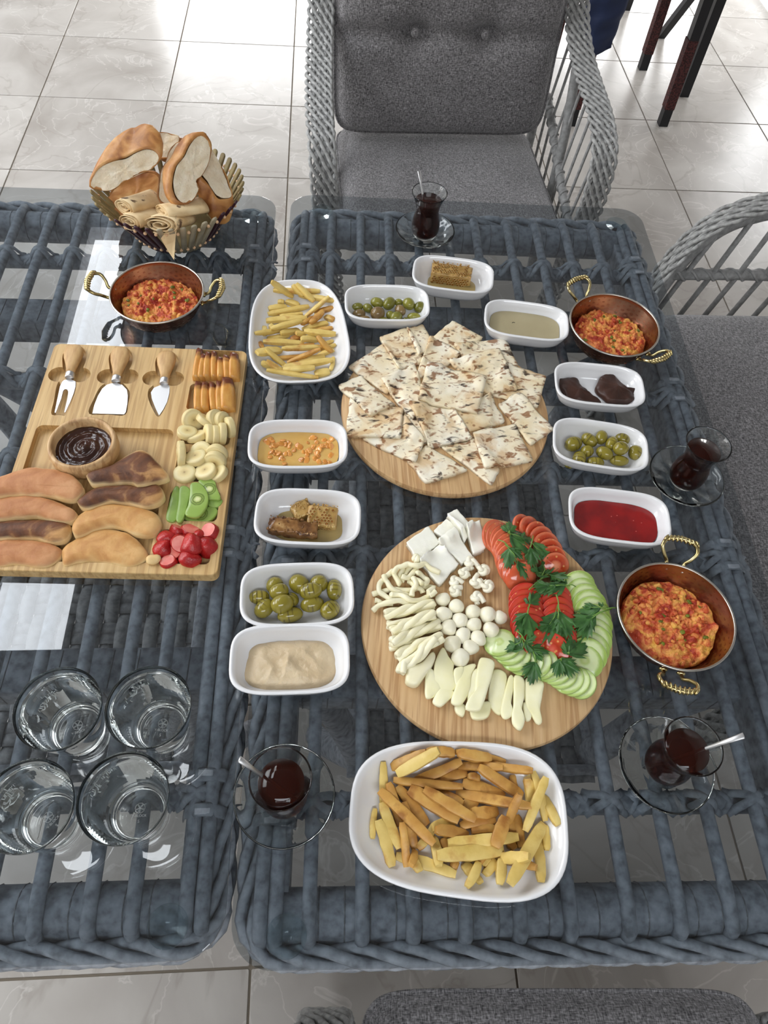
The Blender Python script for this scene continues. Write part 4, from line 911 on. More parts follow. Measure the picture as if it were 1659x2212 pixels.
for i, (x, y, r, cut) in enumerate([(245, 1790, 13, 1), (350, 1800, 13.5, 1), (432, 1850, 11, 0), (135, 1878, 13, 0), (95, 1975, 13.5, 0), (205, 2000, 12, 1), (140, 2090, 12.5, 1), (345, 2072, 14, 0), (510, 1950, 14.5, 0), (528, 1812, 14, 1), (258, 1918, 14, 1), (360, 1935, 15, 0)]):
    lift = .010 if i >= 10 else .001; c = CF(x, y, WZ+lift+.012); r_ = r*.00092
    V, F = blob(r_, r_*.92, r_*1.05, 20, 14, .25, 70, i, 2.5); V = V.copy(); V[:, 0] *= 1-.22*(V[:, 2]/r_); V[:, 1] *= 1-.22*(V[:, 2]/r_)
    fm = [0]*len(F)
    if cut:
        zc = r_*.35; V[:, 2] = np.minimum(V[:, 2], zc); fm = [1 if all(V[j][2] >= zc-1e-6 for j in f) else 0 for f in F]
    o = mk('strawberry', V, F, [M['straw'], M['straw_cut']], fmat=fm, angle=40); o.location = (c.x, c.y, WZ+lift+r_*.85); o.rotation_euler = (R.uniform(.2, .7)*R.choice((1, -1)), R.uniform(-.7, .7), R.uniform(0, 6))
    tag(o, ('cut strawberry piece ' if cut else 'seeded red strawberry piece ')+['at the top left of the heap', 'at the top middle of the heap', 'behind the heap at the right', 'at the left, pointing right', 'farthest left', 'low in the middle left', 'nearest the pancake scrap', 'at the front middle', 'at the right front, largest', 'at the top right, star-like inside', 'pale, on top at the left', 'on top in the middle of the heap'][i], 'strawberry', 'cut strawberry pieces' if cut else 'seeded strawberry pieces')

# ------------------------------------------------------------------ bread basket
CB = Crop(150, 250, .3014)
M['stick_tan'] = mat('khaki_stick', rough=.6, stops=[(.3, srgb(120, 104, 68)), (.7, srgb(158, 142, 98))], scale=40, tint=.25)
M['stick_pale'] = mat('pale_stick', rough=.6, stops=[(.3, srgb(150, 140, 116)), (.7, srgb(176, 166, 140))], scale=40, tint=.12)
M['stick_purple'] = mat('aubergine_stick', rough=.45, color=srgb(58, 24, 36), tint=.3)
M['bead'] = mat('beech_bead', color=srgb(222, 184, 144), rough=.5)
BC = Vector((-.280, 1.196, ZT)); RB, RT, HB = .068, .126, .086
t = empty('bread_basket', BC, 0, 'round basket of tan and purple slats holding bread at the far left', 'basket')
NS = 42; proto = {}
for i in range(NS):
    a = 2*math.pi*(i+.5)/NS; deg = math.degrees(a) % 360
    key = 'stick_purple' if (232 < deg < 262 or 318 < deg < 342) else ('stick_pale' if 258 < deg < 330 else 'stick_tan')
    if key not in proto:
        L = math.hypot(RT-RB, HB)+.010; V, F = prism(rrect(-.0048, -.002, .0048, L, .0046, 5), -.0018, .0018, .0008); o = mk('slat', V, F, M[key]); proto[key] = o
    else: o = proto[key].copy(); col.objects.link(o)
    o.parent = t; tl = math.atan2(HB, RT-RB)
    o.matrix_local = Matrix.Rotation(a, 4, 'Z') @ Matrix.Translation((RB, 0, .003)) @ Matrix.Rotation(-tl, 4, 'Y') @ Matrix.Rotation(-HALF, 4, 'Z')
    a2 = 2*math.pi*i/NS
    for f in (.18, .93):
        if 'b' not in proto: b_ = mk('bead', *blob(.0050, .0050, .0050, 12, 8), M['bead'], parent=t); proto['b'] = b_
        else: b_ = proto['b'].copy(); col.objects.link(b_)
        rr = RB+(RT-RB)*f; b_.location = (rr*math.cos(a2), rr*math.sin(a2), HB*f)
        if f < .5: b_.scale = (.6, .6, .6)
mk('basket_floor', *lathe([(0, .001), (RB-.002, .001), (RB-.001, .004), (0, .004)], 48), M['stick_tan'], parent=t)
M['crust'] = mat('bread_crust', rough=.5, stops=[(.30, srgb(138, 82, 38)), (.5, srgb(188, 130, 70)), (.70, srgb(216, 170, 110))], scale=30, detail=6, dist=.6, bump=.35, bscale=60, bdist=.002, coat=.1)
M['crumb'] = mat('bread_crumb', rough=.85, stops=[(.3, srgb(226, 206, 172)), (.6, srgb(240, 226, 200)), (.8, srgb(246, 236, 216))], scale=60, detail=5, bump=.6, bscale=300, bdist=.002, sss=.1)
overlay(M['crumb'], [(.08, .35), (.20, 0)], 190, srgb(186, 160, 122), kind='voronoi')
def onplane(px, py, p0, n):
    d = ray(px, py); tt = (p0-CAMPOS).dot(n)/d.dot(n); return CAMPOS+d*tt
def bread(label, pts, anchor, z0, n, e, depth, shrink=.75, bulge=1.12, name='bread_piece'):
    n = Vector(n).normalized(); e = Vector(e).normalized(); p0 = CB(*anchor, z0)
    P = [tuple(onplane(150+x*.3014, 250+y*.3014, p0, n)) for x, y in pts]; N_ = 56; Q = resample(P, N_); C = Q.mean(0); ev = np.array(e)
    rings = []
    for s, dpt in ((.93, .002), (1.0, .000), (1.03, .006)): rings.append(C+(Q-C)*s+ev*dpt)
    for f in (.15, .35, .6, .8, .93, 1.0):
        s = (1.03+(bulge-1.03)*math.sin(f*math.pi*.8))*(1-(1-shrink)*f**2)*math.sqrt(max(.05, 1-f**4*.8)); rings.append(C+(Q-C)*s+ev*depth*f)
    rings = [np.array([v+.0025*fbm(v, 30, depth*99, 2) for v in r]) for r in rings]
    V, F = loft(rings, False, True)
    t = mk(name, V, F, M['crust'], world=True); tag(t, label, 'bread', 'white bread pieces in the basket')
    rs = []
    for s in (.95, .8, .6, .4, .2): r = C+(Q-C)*s; r = np.array([v+np.array(n)*(.0025*fbm(v, 70, 3, 3)-.0005) for v in r]); rs.append(r)
    V, F = loft(rs, False, True); mk('crumb_face', V, F, M['crumb'], parent=t, world=True)
bread('lone crust end of bread at the lower left of the basket', [(255, 640), (300, 540), (400, 450), (520, 405), (620, 410), (660, 480), (655, 600), (640, 660), (540, 690), (420, 720), (320, 735), (262, 700)], (450, 600), .80, (.1, -.6, .8), (-.1, .75, -.5), .07, .7, 1.0)
t_ = [o for o in bpy.data.objects if o.name.startswith('crumb_face')][-1]; t_.data.materials[0] = M['crust']; t_.name = 'crust_face'
bread('bread piece at the back of the basket showing a flat crumb face', [(555, 160), (640, 122), (740, 125), (795, 150), (770, 210), (735, 290), (680, 310), (630, 300), (600, 230)], (680, 210), .875, (0, -.7, .7), (.1, .7, -.6), .06)
bread('bread piece at the right of the basket, crumb side up', [(1008, 225), (1050, 280), (1100, 380), (1135, 470), (1168, 580), (1110, 595), (1040, 560), (985, 470), (930, 400), (960, 330), (995, 300)], (1050, 430), .865, (.55, -.35, .75), (-.15, -.42, -.8), .062, .8, 1.15)
bread('tall bread slice standing in the middle of the basket', [(725, 240), (790, 180), (830, 250), (800, 350), (760, 480), (745, 620), (690, 640), (640, 590), (650, 430), (690, 330)], (730, 430), .865, (-.1, -.7, .6), (-.3, .5, -.5), .03, .8, 1.05)
bread('large bread piece with tall crumb face at the centre right', [(868, 195), (925, 135), (985, 145), (1017, 215), (1003, 330), (950, 430), (902, 480), (926, 530), (885, 612), (822, 637), (768, 602), (738, 500), (760, 370), (820, 290)], (880, 400), .885, (.42, -.62, .66), (-.8, .5, -.25), .042, .85, 1.1)
bread('large bread piece leaning at the upper left of the basket', [(142, 485), (195, 385), (300, 328), (400, 305), (480, 262), (560, 232), (630, 255), (652, 310), (600, 375), (500, 425), (390, 478), (300, 538), (220, 543), (155, 520)], (400, 400), .885, (.12, -.80, .58), (.16, .62, .32), .072, .72, 1.0)
# rolled lavash
M['lavash'] = mat('lavash', rough=.7, stops=[(.3, srgb(206, 172, 122)), (.6, srgb(228, 204, 160))], scale=30, bump=.3, bscale=60, bdist=.002)
overlay(M['lavash'], [(.62, 0), (.70, .9)], 60, srgb(74, 40, 20), detail=2)
def lavash(label, cx, cy_, z, a, b, rz, d, L):
    c = CB(cx, cy_, z); d = Vector(d).normalized(); side = Vector((math.cos(rz), math.sin(rz), 0)); side = (side-d*side.dot(d)).normalized(); up = side.cross(d) if side.cross(d).z > 0 else -side.cross(d)
    V = []; F = []; th = np.linspace(0, 2*math.pi*3.3, 90)
    for k_, l in enumerate(np.linspace(0, L, 8)):
        for i, q in enumerate(th):
            s = .16+.84*q/th[-1]; wob = 1+.05*math.sin(q*2.3+k_*.5)+.04*nz((q, k_*.4, cx*.01)); 
            p_ = c+side*(a*s*wob*math.cos(q))+up*(b*s*wob*math.sin(q))+d*(l+.003*nz((q, 0, cy_*.02))*(1 if k_ == 0 else 0)); V.append(tuple(p_))
    n = len(th)
    for k_ in range(7):
        for i in range(n-1): q = k_*n+i; F.append((q, q+1, q+n+1, q+n))
    o = mk('lavash_roll', V, F, M['lavash'], world=True); md = o.modifiers.new('s', 'SOLIDIFY'); md.thickness = .0012
    return tag(o, label, 'flatbread', 'rolled lavash in the basket front')
lavash('lavash roll uppermost at the left of the basket front', 385, 655, .842, .024, .012, -.45, (.55, .75, -.25), .07)
lavash('lavash roll at the right of the basket front, reaching back', 660, 690, .845, .026, .010, -.2, (.75, .5, -.15), .075)
lavash('lavash roll lowest at the left of the basket front', 425, 765, .832, .027, .0125, -.1, (.5, .85, -.3), .06)
lr = lavash('lavash roll with hanging pointed flap over the basket rim', 640, 785, .836, .038, .0145, .12, (.35, .85, -.35), .06)
P = [tuple(CB(x, y, z)) for x, y, z in ((765, 752, .846), (772, 800, .835), (760, 880, .815), (750, 1035, .79), (700, 960, .80), (655, 880, .815), (690, 830, .826))]
V = P+[tuple(Vector(p_)+Vector((0, .0012, -.0004))) for p_ in P]; n = 7; F = [tuple(range(n)), tuple(range(2*n-1, n-1, -1))]+[(i, i+n, (i+1) % n+n, (i+1) % n) for i in range(n)]
mk('flap', V, F, M['lavash'], parent=lr, world=True, smooth=False)
# ------------------------------------------------------------------ flatbreads
M['flat'] = mat('griddled_flatbread', rough=.65, stops=[(.3, srgb(230, 210, 168)), (.5, srgb(241, 229, 200)), (.7, srgb(246, 240, 222))], scale=22, detail=4, bump=.35, bscale=90, bdist=.002, sss=.05)
overlay(M['flat'], [(.50, 0), (.62, .6)], 22, srgb(204, 160, 98), detail=6, dist=.8)
overlay(M['flat'], [(.555, 0), (.64, .85)], 60, srgb(138, 86, 42), stretch=(1, 1.5, 1), detail=8, dist=.7)
overlay(M['flat'], [(.60, 0), (.68, .95)], 40, srgb(52, 32, 20), stretch=(1, 2.2, 1), detail=8, dist=.5)
overlay(M['flat'], [(.12, .75), (.24, 0)], 84, srgb(132, 84, 44), kind='voronoi')
def patch(pile, cor, th, n=16, rough=.0012, seed=0.0, stiff=3, lift=.0004, curl=0.0, tp_=.35, ex=22):
    """a flexible sheet over four corners that drapes on what lies below"""
    c = [np.array(q[:2]) for q in cor]; g = np.zeros((n+1, n+1, 2))
    for j in range(n+1):
        for i in range(n+1):
            u, v = i/n, j/n; p_ = (c[0]*(1-u)+c[1]*u)*(1-v)+(c[3]*(1-u)+c[2]*u)*v
            e_ = (abs(2*u-1)**ex+abs(2*v-1)**ex)**(1/ex); k_ = max(abs(2*u-1), abs(2*v-1)); q = 1 if e_ == 0 else k_/e_
            ctr = (c[0]+c[1]+c[2]+c[3])/4; p_ = ctr+(p_-ctr)*q; w = .0016*np.array([nz((u*4, v*4, seed)), nz((u*4, v*4, seed+9))]); g[j, i] = p_+w*(1 if k_ > .9 else .2)
    Z = pile.get(g[..., 0], g[..., 1]); B = Z.copy()
    for _ in range(stiff*3):
        Pd = np.pad(B, 1, mode='edge'); A_ = (Pd[:-2, 1:-1]+Pd[2:, 1:-1]+Pd[1:-1, :-2]+Pd[1:-1, 2:]+4*B)/8; B = np.maximum(Z, A_)
    B = B+lift
    V = []; top = []
    for j in range(n+1):
        for i in range(n+1):
            x, y = g[j, i]; k_ = max(abs(2*i/n-1), abs(2*j/n-1)); z = B[j, i]
            r_ = rough*fbm((x, y, seed*.1), 55, seed, 3)+curl*k_**4*max(0, nz((i/n*2, j/n*2, seed)))
            V.append((x, y, z)); top.append((x, y, z+th*(1-tp_*k_**8)+max(-.4*th, r_)))
    N_ = n+1; T0 = len(V); V += top; F = []
    for j in range(n):
        for i in range(n): a = j*N_+i; F.append((a, a+N_, a+N_+1, a+1)); b = a+T0; F.append((b, b+1, b+N_+1, b+N_))
    bd = [i for i in range(N_)]+[j*N_+n for j in range(1, N_)]+[n*N_+i for i in range(n-1, -1, -1)]+[j*N_ for j in range(n-1, 0, -1)]
    m0 = len(V); mid = []                        # a seam half way up the edge: two folded layers
    ctr = np.mean([V[i] for i in bd], 0)
    for i in bd: p_ = (np.array(V[i])*.5+np.array(V[i+T0])*.5); d = p_-ctr; d[2] = 0; L = np.linalg.norm(d)+1e-9; mid.append(tuple(p_-d/L*.0011))
    V += mid
    nb = len(bd)
    for q in range(nb):
        a, b = bd[q], bd[(q+1) % nb]; ma, mb = m0+q, m0+(q+1) % nb; F.append((a, b, mb, ma)); F.append((ma, mb, b+T0, a+T0))
    tp = np.array(top); 
    U = np.linspace(0, 1, 5)
    for u in U:
        for v in U: pass
    # fill the height field densely
    nn = max(30, int(max(np.linalg.norm(c[1]-c[0]), np.linalg.norm(c[3]-c[0]))/pile.st*1.2)); G = tp.reshape(N_, N_, 3); s_ = np.linspace(0, n, nn); i0 = np.minimum(s_.astype(int), n-1); f = s_-i0
    R1 = G[i0]*(1-f)[:, None, None]+G[i0+1]*f[:, None, None]; R2 = R1[:, i0]*(1-f)[None, :, None]+R1[:, i0+1]*f[None, :, None]
    pile.put(R2.reshape(-1, 3))
    # make sure the winding is outward
    q = np.array(c); area = (q[:, 0]*np.roll(q[:, 1], -1)-np.roll(q[:, 0], -1)*q[:, 1]).sum()
    if area < 0: F = [f_[::-1] for f_ in F]
    return V, F
def zguess(pile, fn, pts, th, z0):               # finds the height at which an outline read off the photo rests
    z = z0
    for _ in range(4):
        P = [fn(x, y, z) for x, y in pts]; c = sum(P, Vector())/len(P); zz = [pile.get(p_.x*.7+c.x*.3, p_.y*.7+c.y*.3)+th for p_ in P]; z = float(np.mean(zz))
    return z
def corners(pile, fn, pts, th, z0):
    out = []
    for x, y in pts:
        z = z0+th
        for _ in range(5): p_ = fn(x, y, z); z = .5*z+.5*(float(pile.get(p_.x, p_.y))+th)
        out.append((p_.x, p_.y))
    return out
CP = Crop(700, 660, .31947)
pile = Pile(-.02, .40, .55, .95, ZB)
FB = [([(520, 560), (1100, 520), (1150, 900), (560, 930)], 'flatbread piece hidden under the middle of the pile'),
      ([(735, 205), (870, 98), (1080, 215), (900, 330)], 'pale flatbread piece at the top of the pile by the sauce dish'),
      ([(870, 255), (1225, 215), (1318, 400), (1000, 420)], 'flatbread piece with a dark scorched rim at the upper right'),
      ([(1235, 372), (1505, 470), (1450, 685), (1130, 600)], 'heavily charred flatbread piece at the right of the pile'),
      ([(540, 740), (700, 730), (690, 930), (530, 880)], 'small flatbread piece between the two lowest left ones'),
      ([(160, 410), (400, 250), (520, 440), (430, 600)], 'flatbread piece pointing left with a brown blister'),
      ([(370, 210), (560, 140), (690, 380), (500, 415)], 'speckled flatbread piece at the upper left of the pile'),
      ([(555, 145), (670, 120), (745, 260), (640, 330)], 'narrow flatbread piece overlapping the upper left one'),
      ([(560, 1045), (690, 935), (980, 1110), (690, 1200)], 'plain pale flatbread piece at the front of the board'),
      ([(250, 895), (520, 730), (685, 905), (618, 1055)], 'flatbread piece at the lower left with brown streaks'),
      ([(175, 610), (535, 680), (522, 893), (145, 882)], 'square speckled flatbread piece at the left edge of the pile'),
      ([(90, 535), (240, 465), (490, 665), (315, 745)], 'flatbread piece with its sharp corner farthest left'),
      ([(720, 205), (930, 315), (760, 450), (615, 490)], 'folded flatbread piece standing at the top centre'),
      ([(840, 355), (1190, 280), (1315, 560), (1100, 592)], 'flatbread piece with pale rim right of the topmost one'),
      ([(380, 480), (620, 395), (700, 650), (600, 762)], 'dotted flatbread piece left of the topmost one'),
      ([(785, 945), (1020, 895), (1195, 1100), (1135, 1210)], 'narrow flatbread piece with dark stripes at the front right'),
      ([(870, 705), (1130, 590), (1230, 785), (960, 858)], 'flatbread piece just below the right corner of the topmost one'),
      ([(1175, 660), (1330, 580), (1560, 830), (1400, 942)], 'flatbread piece with its corner farthest right'),
      ([(570, 640), (880, 700), (1010, 890), (710, 950)], 'charred flatbread piece below the topmost one'),
      ([(1000, 852), (1290, 780), (1420, 1045), (1090, 1100)], 'squarish flatbread piece nearest the front right'),
      ([(700, 370), (1105, 470), (1042, 730), (630, 632)], 'square charred flatbread piece topmost on the pile')]
for i, (pts, lb) in enumerate(FB):
    co = corners(pile, CP, pts, .0055, ZB)
    V, F = patch(pile, co, .0055, 20, .0011, i*2.3, 2, .0004, .002)
    tag(mk('flatbread', V, F, M['flat'], world=True), lb, 'flatbread', 'griddled flatbread pieces')

# ------------------------------------------------------------------ cheese board
CC = Crop(760, 1080, .34961)
pile = Pile(.02, .40, .20, .58, ZB)
cream = lambda a, b, **k: dict(stops=[(.3, srgb(*a)), (.7, srgb(*b))], **k)
M['feta'] = mat('white_cheese', rough=.5, bump=.3, bscale=90, bdist=.002, sss=.15, sssr=(1, .9, .7), **cream((240, 238, 222), (250, 248, 236), scale=30))
M['string'] = mat('string_cheese', rough=.32, bump=.15, bscale=120, sss=.15, sssr=(1, .9, .6), **cream((238, 230, 190), (250, 244, 214), scale=30))
M['mozz'] = mat('mozzarella', rough=.3, bump=.12, bscale=60, sss=.15, sssr=(1, .9, .6), **cream((238, 232, 204), (250, 245, 224), scale=30))
M['hall'] = mat('halloumi', rough=.3, bump=.2, bscale=90, sss=.15, sssr=(1, .9, .5), **cream((240, 234, 182), (250, 246, 212), scale=26))
FE = [([(505, 190), (585, 115), (690, 190), (600, 260)], .010, 'creamy broken feta piece between the slabs'), ([(590, 85), (650, 55), (745, 160), (700, 260)], .013, 'crumbly feta slab at the top edge of the board'), ([(705, 145), (790, 118), (828, 300), (755, 332)], .012, 'narrow feta slab nearest the tomatoes'),
      ([(335, 262), (475, 160), (545, 262), (412, 378)], .010, 'feta slab at the left with flaked top'), ([(530, 238), (635, 162), (755, 335), (680, 388)], .010, 'feta slab in the middle with a rough right edge'), ([(413, 378), (545, 260), (672, 385), (540, 520)], .010, 'square feta slab nearest the string cheese')]
for i, (pts, th, lb) in enumerate(FE):
    co = corners(pile, CC, pts, th, ZB); V, F = patch(pile, co, th, 18, .0006, 40+i*1.7, 12, .0004, 0, .04, 40)
    tag(mk('feta_slab', V, F, M['feta'], world=True), lb, 'cheese', 'white feta slabs')
def pathrest(pts, r, fn=CC, sag=.6):
    P = []
    Q = smooth_path([(x, y, 0) for x, y in pts], 7); z = ZB+r; out = []
    for x, y, _ in Q:
        z = ZB+r*2
        for _ in range(3): p_ = fn(x, y, z); z = float(pile.get(p_.x, p_.y))+r+.0003
        out.append([p_.x, p_.y, z])
    out = np.array(out); zz = out[:, 2].copy()
    for _ in range(30): s = np.convolve(np.pad(zz, 1, mode='edge'), [.25, .5, .25], 'valid'); zz = np.maximum(out[:, 2]-r*.7, s)
    for ax in (0, 1):
        for _ in range(3): out[:, ax] = np.convolve(np.pad(out[:, ax], 1, mode='edge'), [.25, .5, .25], 'valid')
    out[:, 2] = zz; return out
def strand(pts, r, lb, m='string'):
    P = pathrest(pts, r); n = len(P); rr = r*(1+.08*np.sin(np.arange(n)*.7)); rr[0] *= .8; rr[-1] *= .8
    V, F = tube(P, rr, 10); pile.put(V, 1); tag(mk('string_cheese', V, F, M[m], world=True), lb, 'cheese', 'string cheese strands')
for pts, lb in [([(120, 585), (200, 562), (280, 552), (360, 560), (440, 535), (522, 545)], 'string cheese strand running right under the tangle'), ([(140, 620), (165, 625), (185, 640), (260, 640)], 'short curled string cheese end at the far left'),
                ([(380, 355), (400, 365), (395, 400), (345, 432), (330, 470)], 'string cheese end pointing up at the feta'), ([(300, 410), (315, 430), (290, 480), (330, 500)], 'string cheese stub behind the tangle'),
                ([(265, 430), (200, 485), (165, 540), (190, 590), (250, 620), (330, 630)], 'string cheese strand bending round the left side'), ([(125, 690), (170, 655), (240, 635), (330, 640), (430, 620)], 'straight string cheese strand at the lower left'),
                ([(340, 490), (370, 520), (420, 545), (440, 580)], 'short string cheese strand inside the tangle'), ([(305, 470), (350, 478), (400, 430), (380, 395)], 'looped string cheese strand in the tangle'),
                ([(197, 458), (215, 510), (265, 560), (340, 590), (360, 600)], 'string cheese strand sloping down from the upper left'), ([(395, 455), (440, 480), (468, 505), (440, 520)], 'plump string cheese end at the right of the tangle'),
                ([(305, 520), (260, 470), (275, 425), (340, 400), (400, 400), (470, 420), (552, 452)], 'long string cheese strand lying over the feta corner'), ([(370, 600), (375, 560), (400, 520), (380, 480), (440, 520)], 'knotted string cheese strand on top of the tangle'),
                ([(235, 580), (300, 585), (370, 620), (450, 610), (512, 578)], 'wavy string cheese strand at the front of the tangle')]:
    strand(pts, .0036, lb)
# twisted ropes of cheese
RP = [([(470, 580), (515, 560)], .006, 'short cheese rope end beneath the strands'), ([(210, 772), (300, 770), (430, 735), (520, 720)], .0062, 'cheese rope second from the tangle, half hidden'), ([(195, 712), (300, 690), (400, 665), (518, 640)], .0072, 'cheese rope nearest the tangle'),
      ([(235, 830), (330, 780), (430, 730), (518, 698)], .0070, 'cheese rope third from the tangle'), ([(225, 905), (330, 900), (450, 880), (560, 850)], .0062, 'cheese rope low between its neighbours'), ([(238, 882), (340, 840), (450, 800), (550, 768)], .0074, 'thick cheese rope in the middle of the row'),
      ([(270, 985), (360, 930), (450, 890), (570, 845)], .0076, 'cheese rope touching the mozzarella balls'), ([(300, 1085), (330, 1010), (420, 960), (515, 905)], .0070, 'folded cheese rope at the lower end of the row')]
for i, (pts, r, lb) in enumerate(RP):
    P = pathrest(pts, r); P[:, 2] = np.maximum(P[:, 2].mean()*.6+P[:, 2]*.4, P[:, 2])
    n = 60; d = np.r_[0, np.cumsum(np.linalg.norm(np.diff(P, axis=0), axis=1))]; tt = np.linspace(0, d[-1], n); Q = np.stack([np.interp(tt, d, P[:, k_]) for k_ in range(3)], 1)
    T = np.gradient(Q, axis=0); T /= np.linalg.norm(T, axis=1)[:, None]; S = np.cross(T, (0, 0, 1)); S /= np.linalg.norm(S, axis=1)[:, None]; U = np.cross(S, T); st = []
    for s in range(3):
        a = 2*np.pi*(tt/.075+s/3)+i; Cc = Q+r*.50*(np.cos(a)[:, None]*S+np.sin(a)[:, None]*U); rr = np.full(n, r*.60); rr[:3] *= (.75, .92, .98); rr[-3:] *= (.98, .92, .75); st.append(tube(Cc, rr, 12))
    V, F = join(*st); pile.put(V, 1); tag(mk('cheese_rope', V, F, M['string'], world=True), lb, 'cheese', 'twisted cheese ropes')
V, F, K = pillow([tuple(CC(x, y, ZB+.014))[:2]+(ZB+.001,) for x, y in ((500, 930), (520, 960), (500, 1020), (470, 1060), (405, 1143), (340, 1130), (332, 1095), (350, 1030), (430, 1000))], .014, None, 40, .1, .001, 5)
pile.put(V, 2); tag(mk('cheese_wedge', V, F, M['string'], world=True), 'smooth fan-shaped cheese piece at the lower end of the ropes', 'cheese')
# knots
def knot_curve(s, rz, L0, L1):
    t = np.linspace(.42, 2*math.pi-.42, 72)-.1
    x, y, z = (2+np.cos(3*t))*np.cos(2*t)*s, (2+np.cos(3*t))*np.sin(2*t)*s, np.sin(3*t)*s*1.1
    P = np.stack([x, y, z], 1); d0 = P[0]-P[3]; d1 = P[-1]-P[-4]; e0 = P[0]+d0/np.linalg.norm(d0)*L0*3.2; e1 = P[-1]+d1/np.linalg.norm(d1)*L1*3.2
    e0[2] *= .3; e1[2] *= .3; P = np.vstack([e0, P, e1]); c, s_ = math.cos(rz), math.sin(rz); return np.stack([P[:, 0]*c-P[:, 1]*s_, P[:, 0]*s_+P[:, 1]*c, P[:, 2]], 1)
for i, (x, y, s, rz, lb) in enumerate([(735, 385, 8, -.8, 'cheese knot nearest the feta slabs'), (815, 430, 7.5, 2.2, 'cheese knot nearest the tomatoes'), (695, 448, 6.5, .6, 'cheese knot left of the upper two'), (640, 500, 7, -.4, 'flat cheese knot above the mozzarella balls'), (700, 580, 0, 0, ''), (640, 560, 7, .3, 'cheese knot beside the rope ends'), (770, 505, 8, 1.1, 'large cheese knot in the middle of the knots'), (840, 530, 8, 2.6, 'round cheese knot at the right of the group'), (775, 600, 7.5, -.9, 'cheese knot nearest the mozzarella balls')]):
    if s == 0: continue
    sc = s*.00027; K_ = knot_curve(sc, rz, sc*1.1, sc*.9); c = CC(x, y, ZB+.008); K_[:, 0] += c.x; K_[:, 1] += c.y; K_[:, 2] += ZB+.0042-K_[:, 2].min(); r_ = .0034+.0001*(i % 3)
    b = max(0.0, float((pile.get(K_[:, 0], K_[:, 1])-ZB).mean())*.4); K_[:, 2] += b; V, F = tube(smooth_path(K_[::3] if (len(K_)-1) % 3 == 0 else np.vstack([K_[::3], K_[-1:]]), 3), r_, 10); pile.put(V, 1); tag(mk('cheese_knot', V, F, M['mozz'], world=True), lb, 'cheese', 'knotted cheese bites')
BL = [(568, 610, 44, 'below the cheese knots at the left'), (645, 655, 46, 'touching the leftmost cheese knot'), (570, 700, 48, 'against the third cheese rope'), (748, 690, 48, 'below the right cheese knots'), (670, 740, 48, 'in the centre of the group'), (840, 705, 50, 'second from the tomatoes'), (920, 722, 42, 'touching the tomatoes'), (757, 768, 46, 'right of the centre ball'), (595, 785, 48, 'against the middle cheese rope'), (688, 830, 48, 'below the centre ball'), (860, 800, 46, 'above the cucumber tip'), (785, 852, 48, 'beside the cucumber tip'), (622, 885, 52, 'against the lowest cheese rope'), (732, 912, 46, 'second from the front'), (672, 973, 54, 'nearest the halloumi')]
for i, (x, y, d, lb) in enumerate(BL):
    r = d*.34961*.00060*1.03; c = CC(x, y, ZB+r*.9); V, F = blob(r, r*.97, r*.88, 24, 16, .22, 75, i*1.9, 2.2); V = V.copy(); V[:, 0] *= 1-.18*V[:, 1]/r
    V[:, 2] = np.maximum(V[:, 2], -r*.72); o = mk('mozzarella_ball', V, F, M['mozz']); o.location = (c.x, c.y, ZB+r*.725); o.rotation_euler = (0, 0, R.uniform(0, 6))
    pile.put(np.array(V)+np.array(o.location), 1); tag(o, 'mozzarella ball '+lb, 'cheese', 'mozzarella balls')
HL = [([(460, 1060), (500, 1040), (560, 1130), (545, 1185), (480, 1225), (453, 1200)], 'halloumi slice at the far left, partly covered'), ([(560, 1150), (640, 1190), (600, 1235), (545, 1275), (500, 1240)], 'halloumi slice peeping out below the pointed one'), ([(640, 1255), (700, 1262), (700, 1310), (685, 1337), (645, 1310)], 'small halloumi tip below the third slice'),
      ([(565, 903), (600, 960), (632, 1005), (628, 1070), (650, 1150), (585, 1187), (500, 1135), (505, 1050), (520, 980)], 'large pointed halloumi slice with holes at the left'), ([(630, 1050), (660, 1030), (692, 1032), (690, 1100), (660, 1160), (635, 1120)], 'short halloumi slice behind the third one'), ([(740, 1270), (850, 1240), (862, 1290), (835, 1345), (748, 1350)], 'halloumi slice end under the longest slice'),
      ([(700, 1020), (770, 1010), (740, 1080), (730, 1170), (680, 1260), (615, 1250), (640, 1150), (660, 1060)], 'curved halloumi slice third from the left'), ([(745, 1060), (790, 1050), (800, 1200), (730, 1270), (715, 1200)], 'halloumi slice half hidden under the longest one'), ([(872, 1050), (957, 1068), (950, 1180), (930, 1320), (868, 1290), (845, 1200)], 'broad flat halloumi slice in the middle'),
      ([(790, 980), (830, 970), (885, 1000), (870, 1080), (845, 1160), (810, 1270), (780, 1300), (705, 1290), (720, 1230), (760, 1180), (770, 1080)], 'longest halloumi slice, lying over its neighbours'), ([(975, 1083), (1003, 1090), (1000, 1170), (985, 1270), (1000, 1320), (950, 1350), (920, 1300), (940, 1200)], 'thin halloumi slice right of the broad one'),
      ([(1060, 1250), (1110, 1260), (1110, 1350), (1075, 1355)], 'small halloumi slice end near the cucumbers'), ([(1005, 1085), (1065, 1100), (1070, 1200), (1055, 1290), (1072, 1360), (1045, 1422), (1000, 1390), (988, 1330), (1000, 1250)], 'narrow halloumi slice reaching farthest to the front'), ([(1080, 1095), (1185, 1120), (1180, 1200), (1168, 1290), (1180, 1365), (1150, 1385), (1110, 1320), (1072, 1240)], 'halloumi slice at the right beside the cucumbers')]
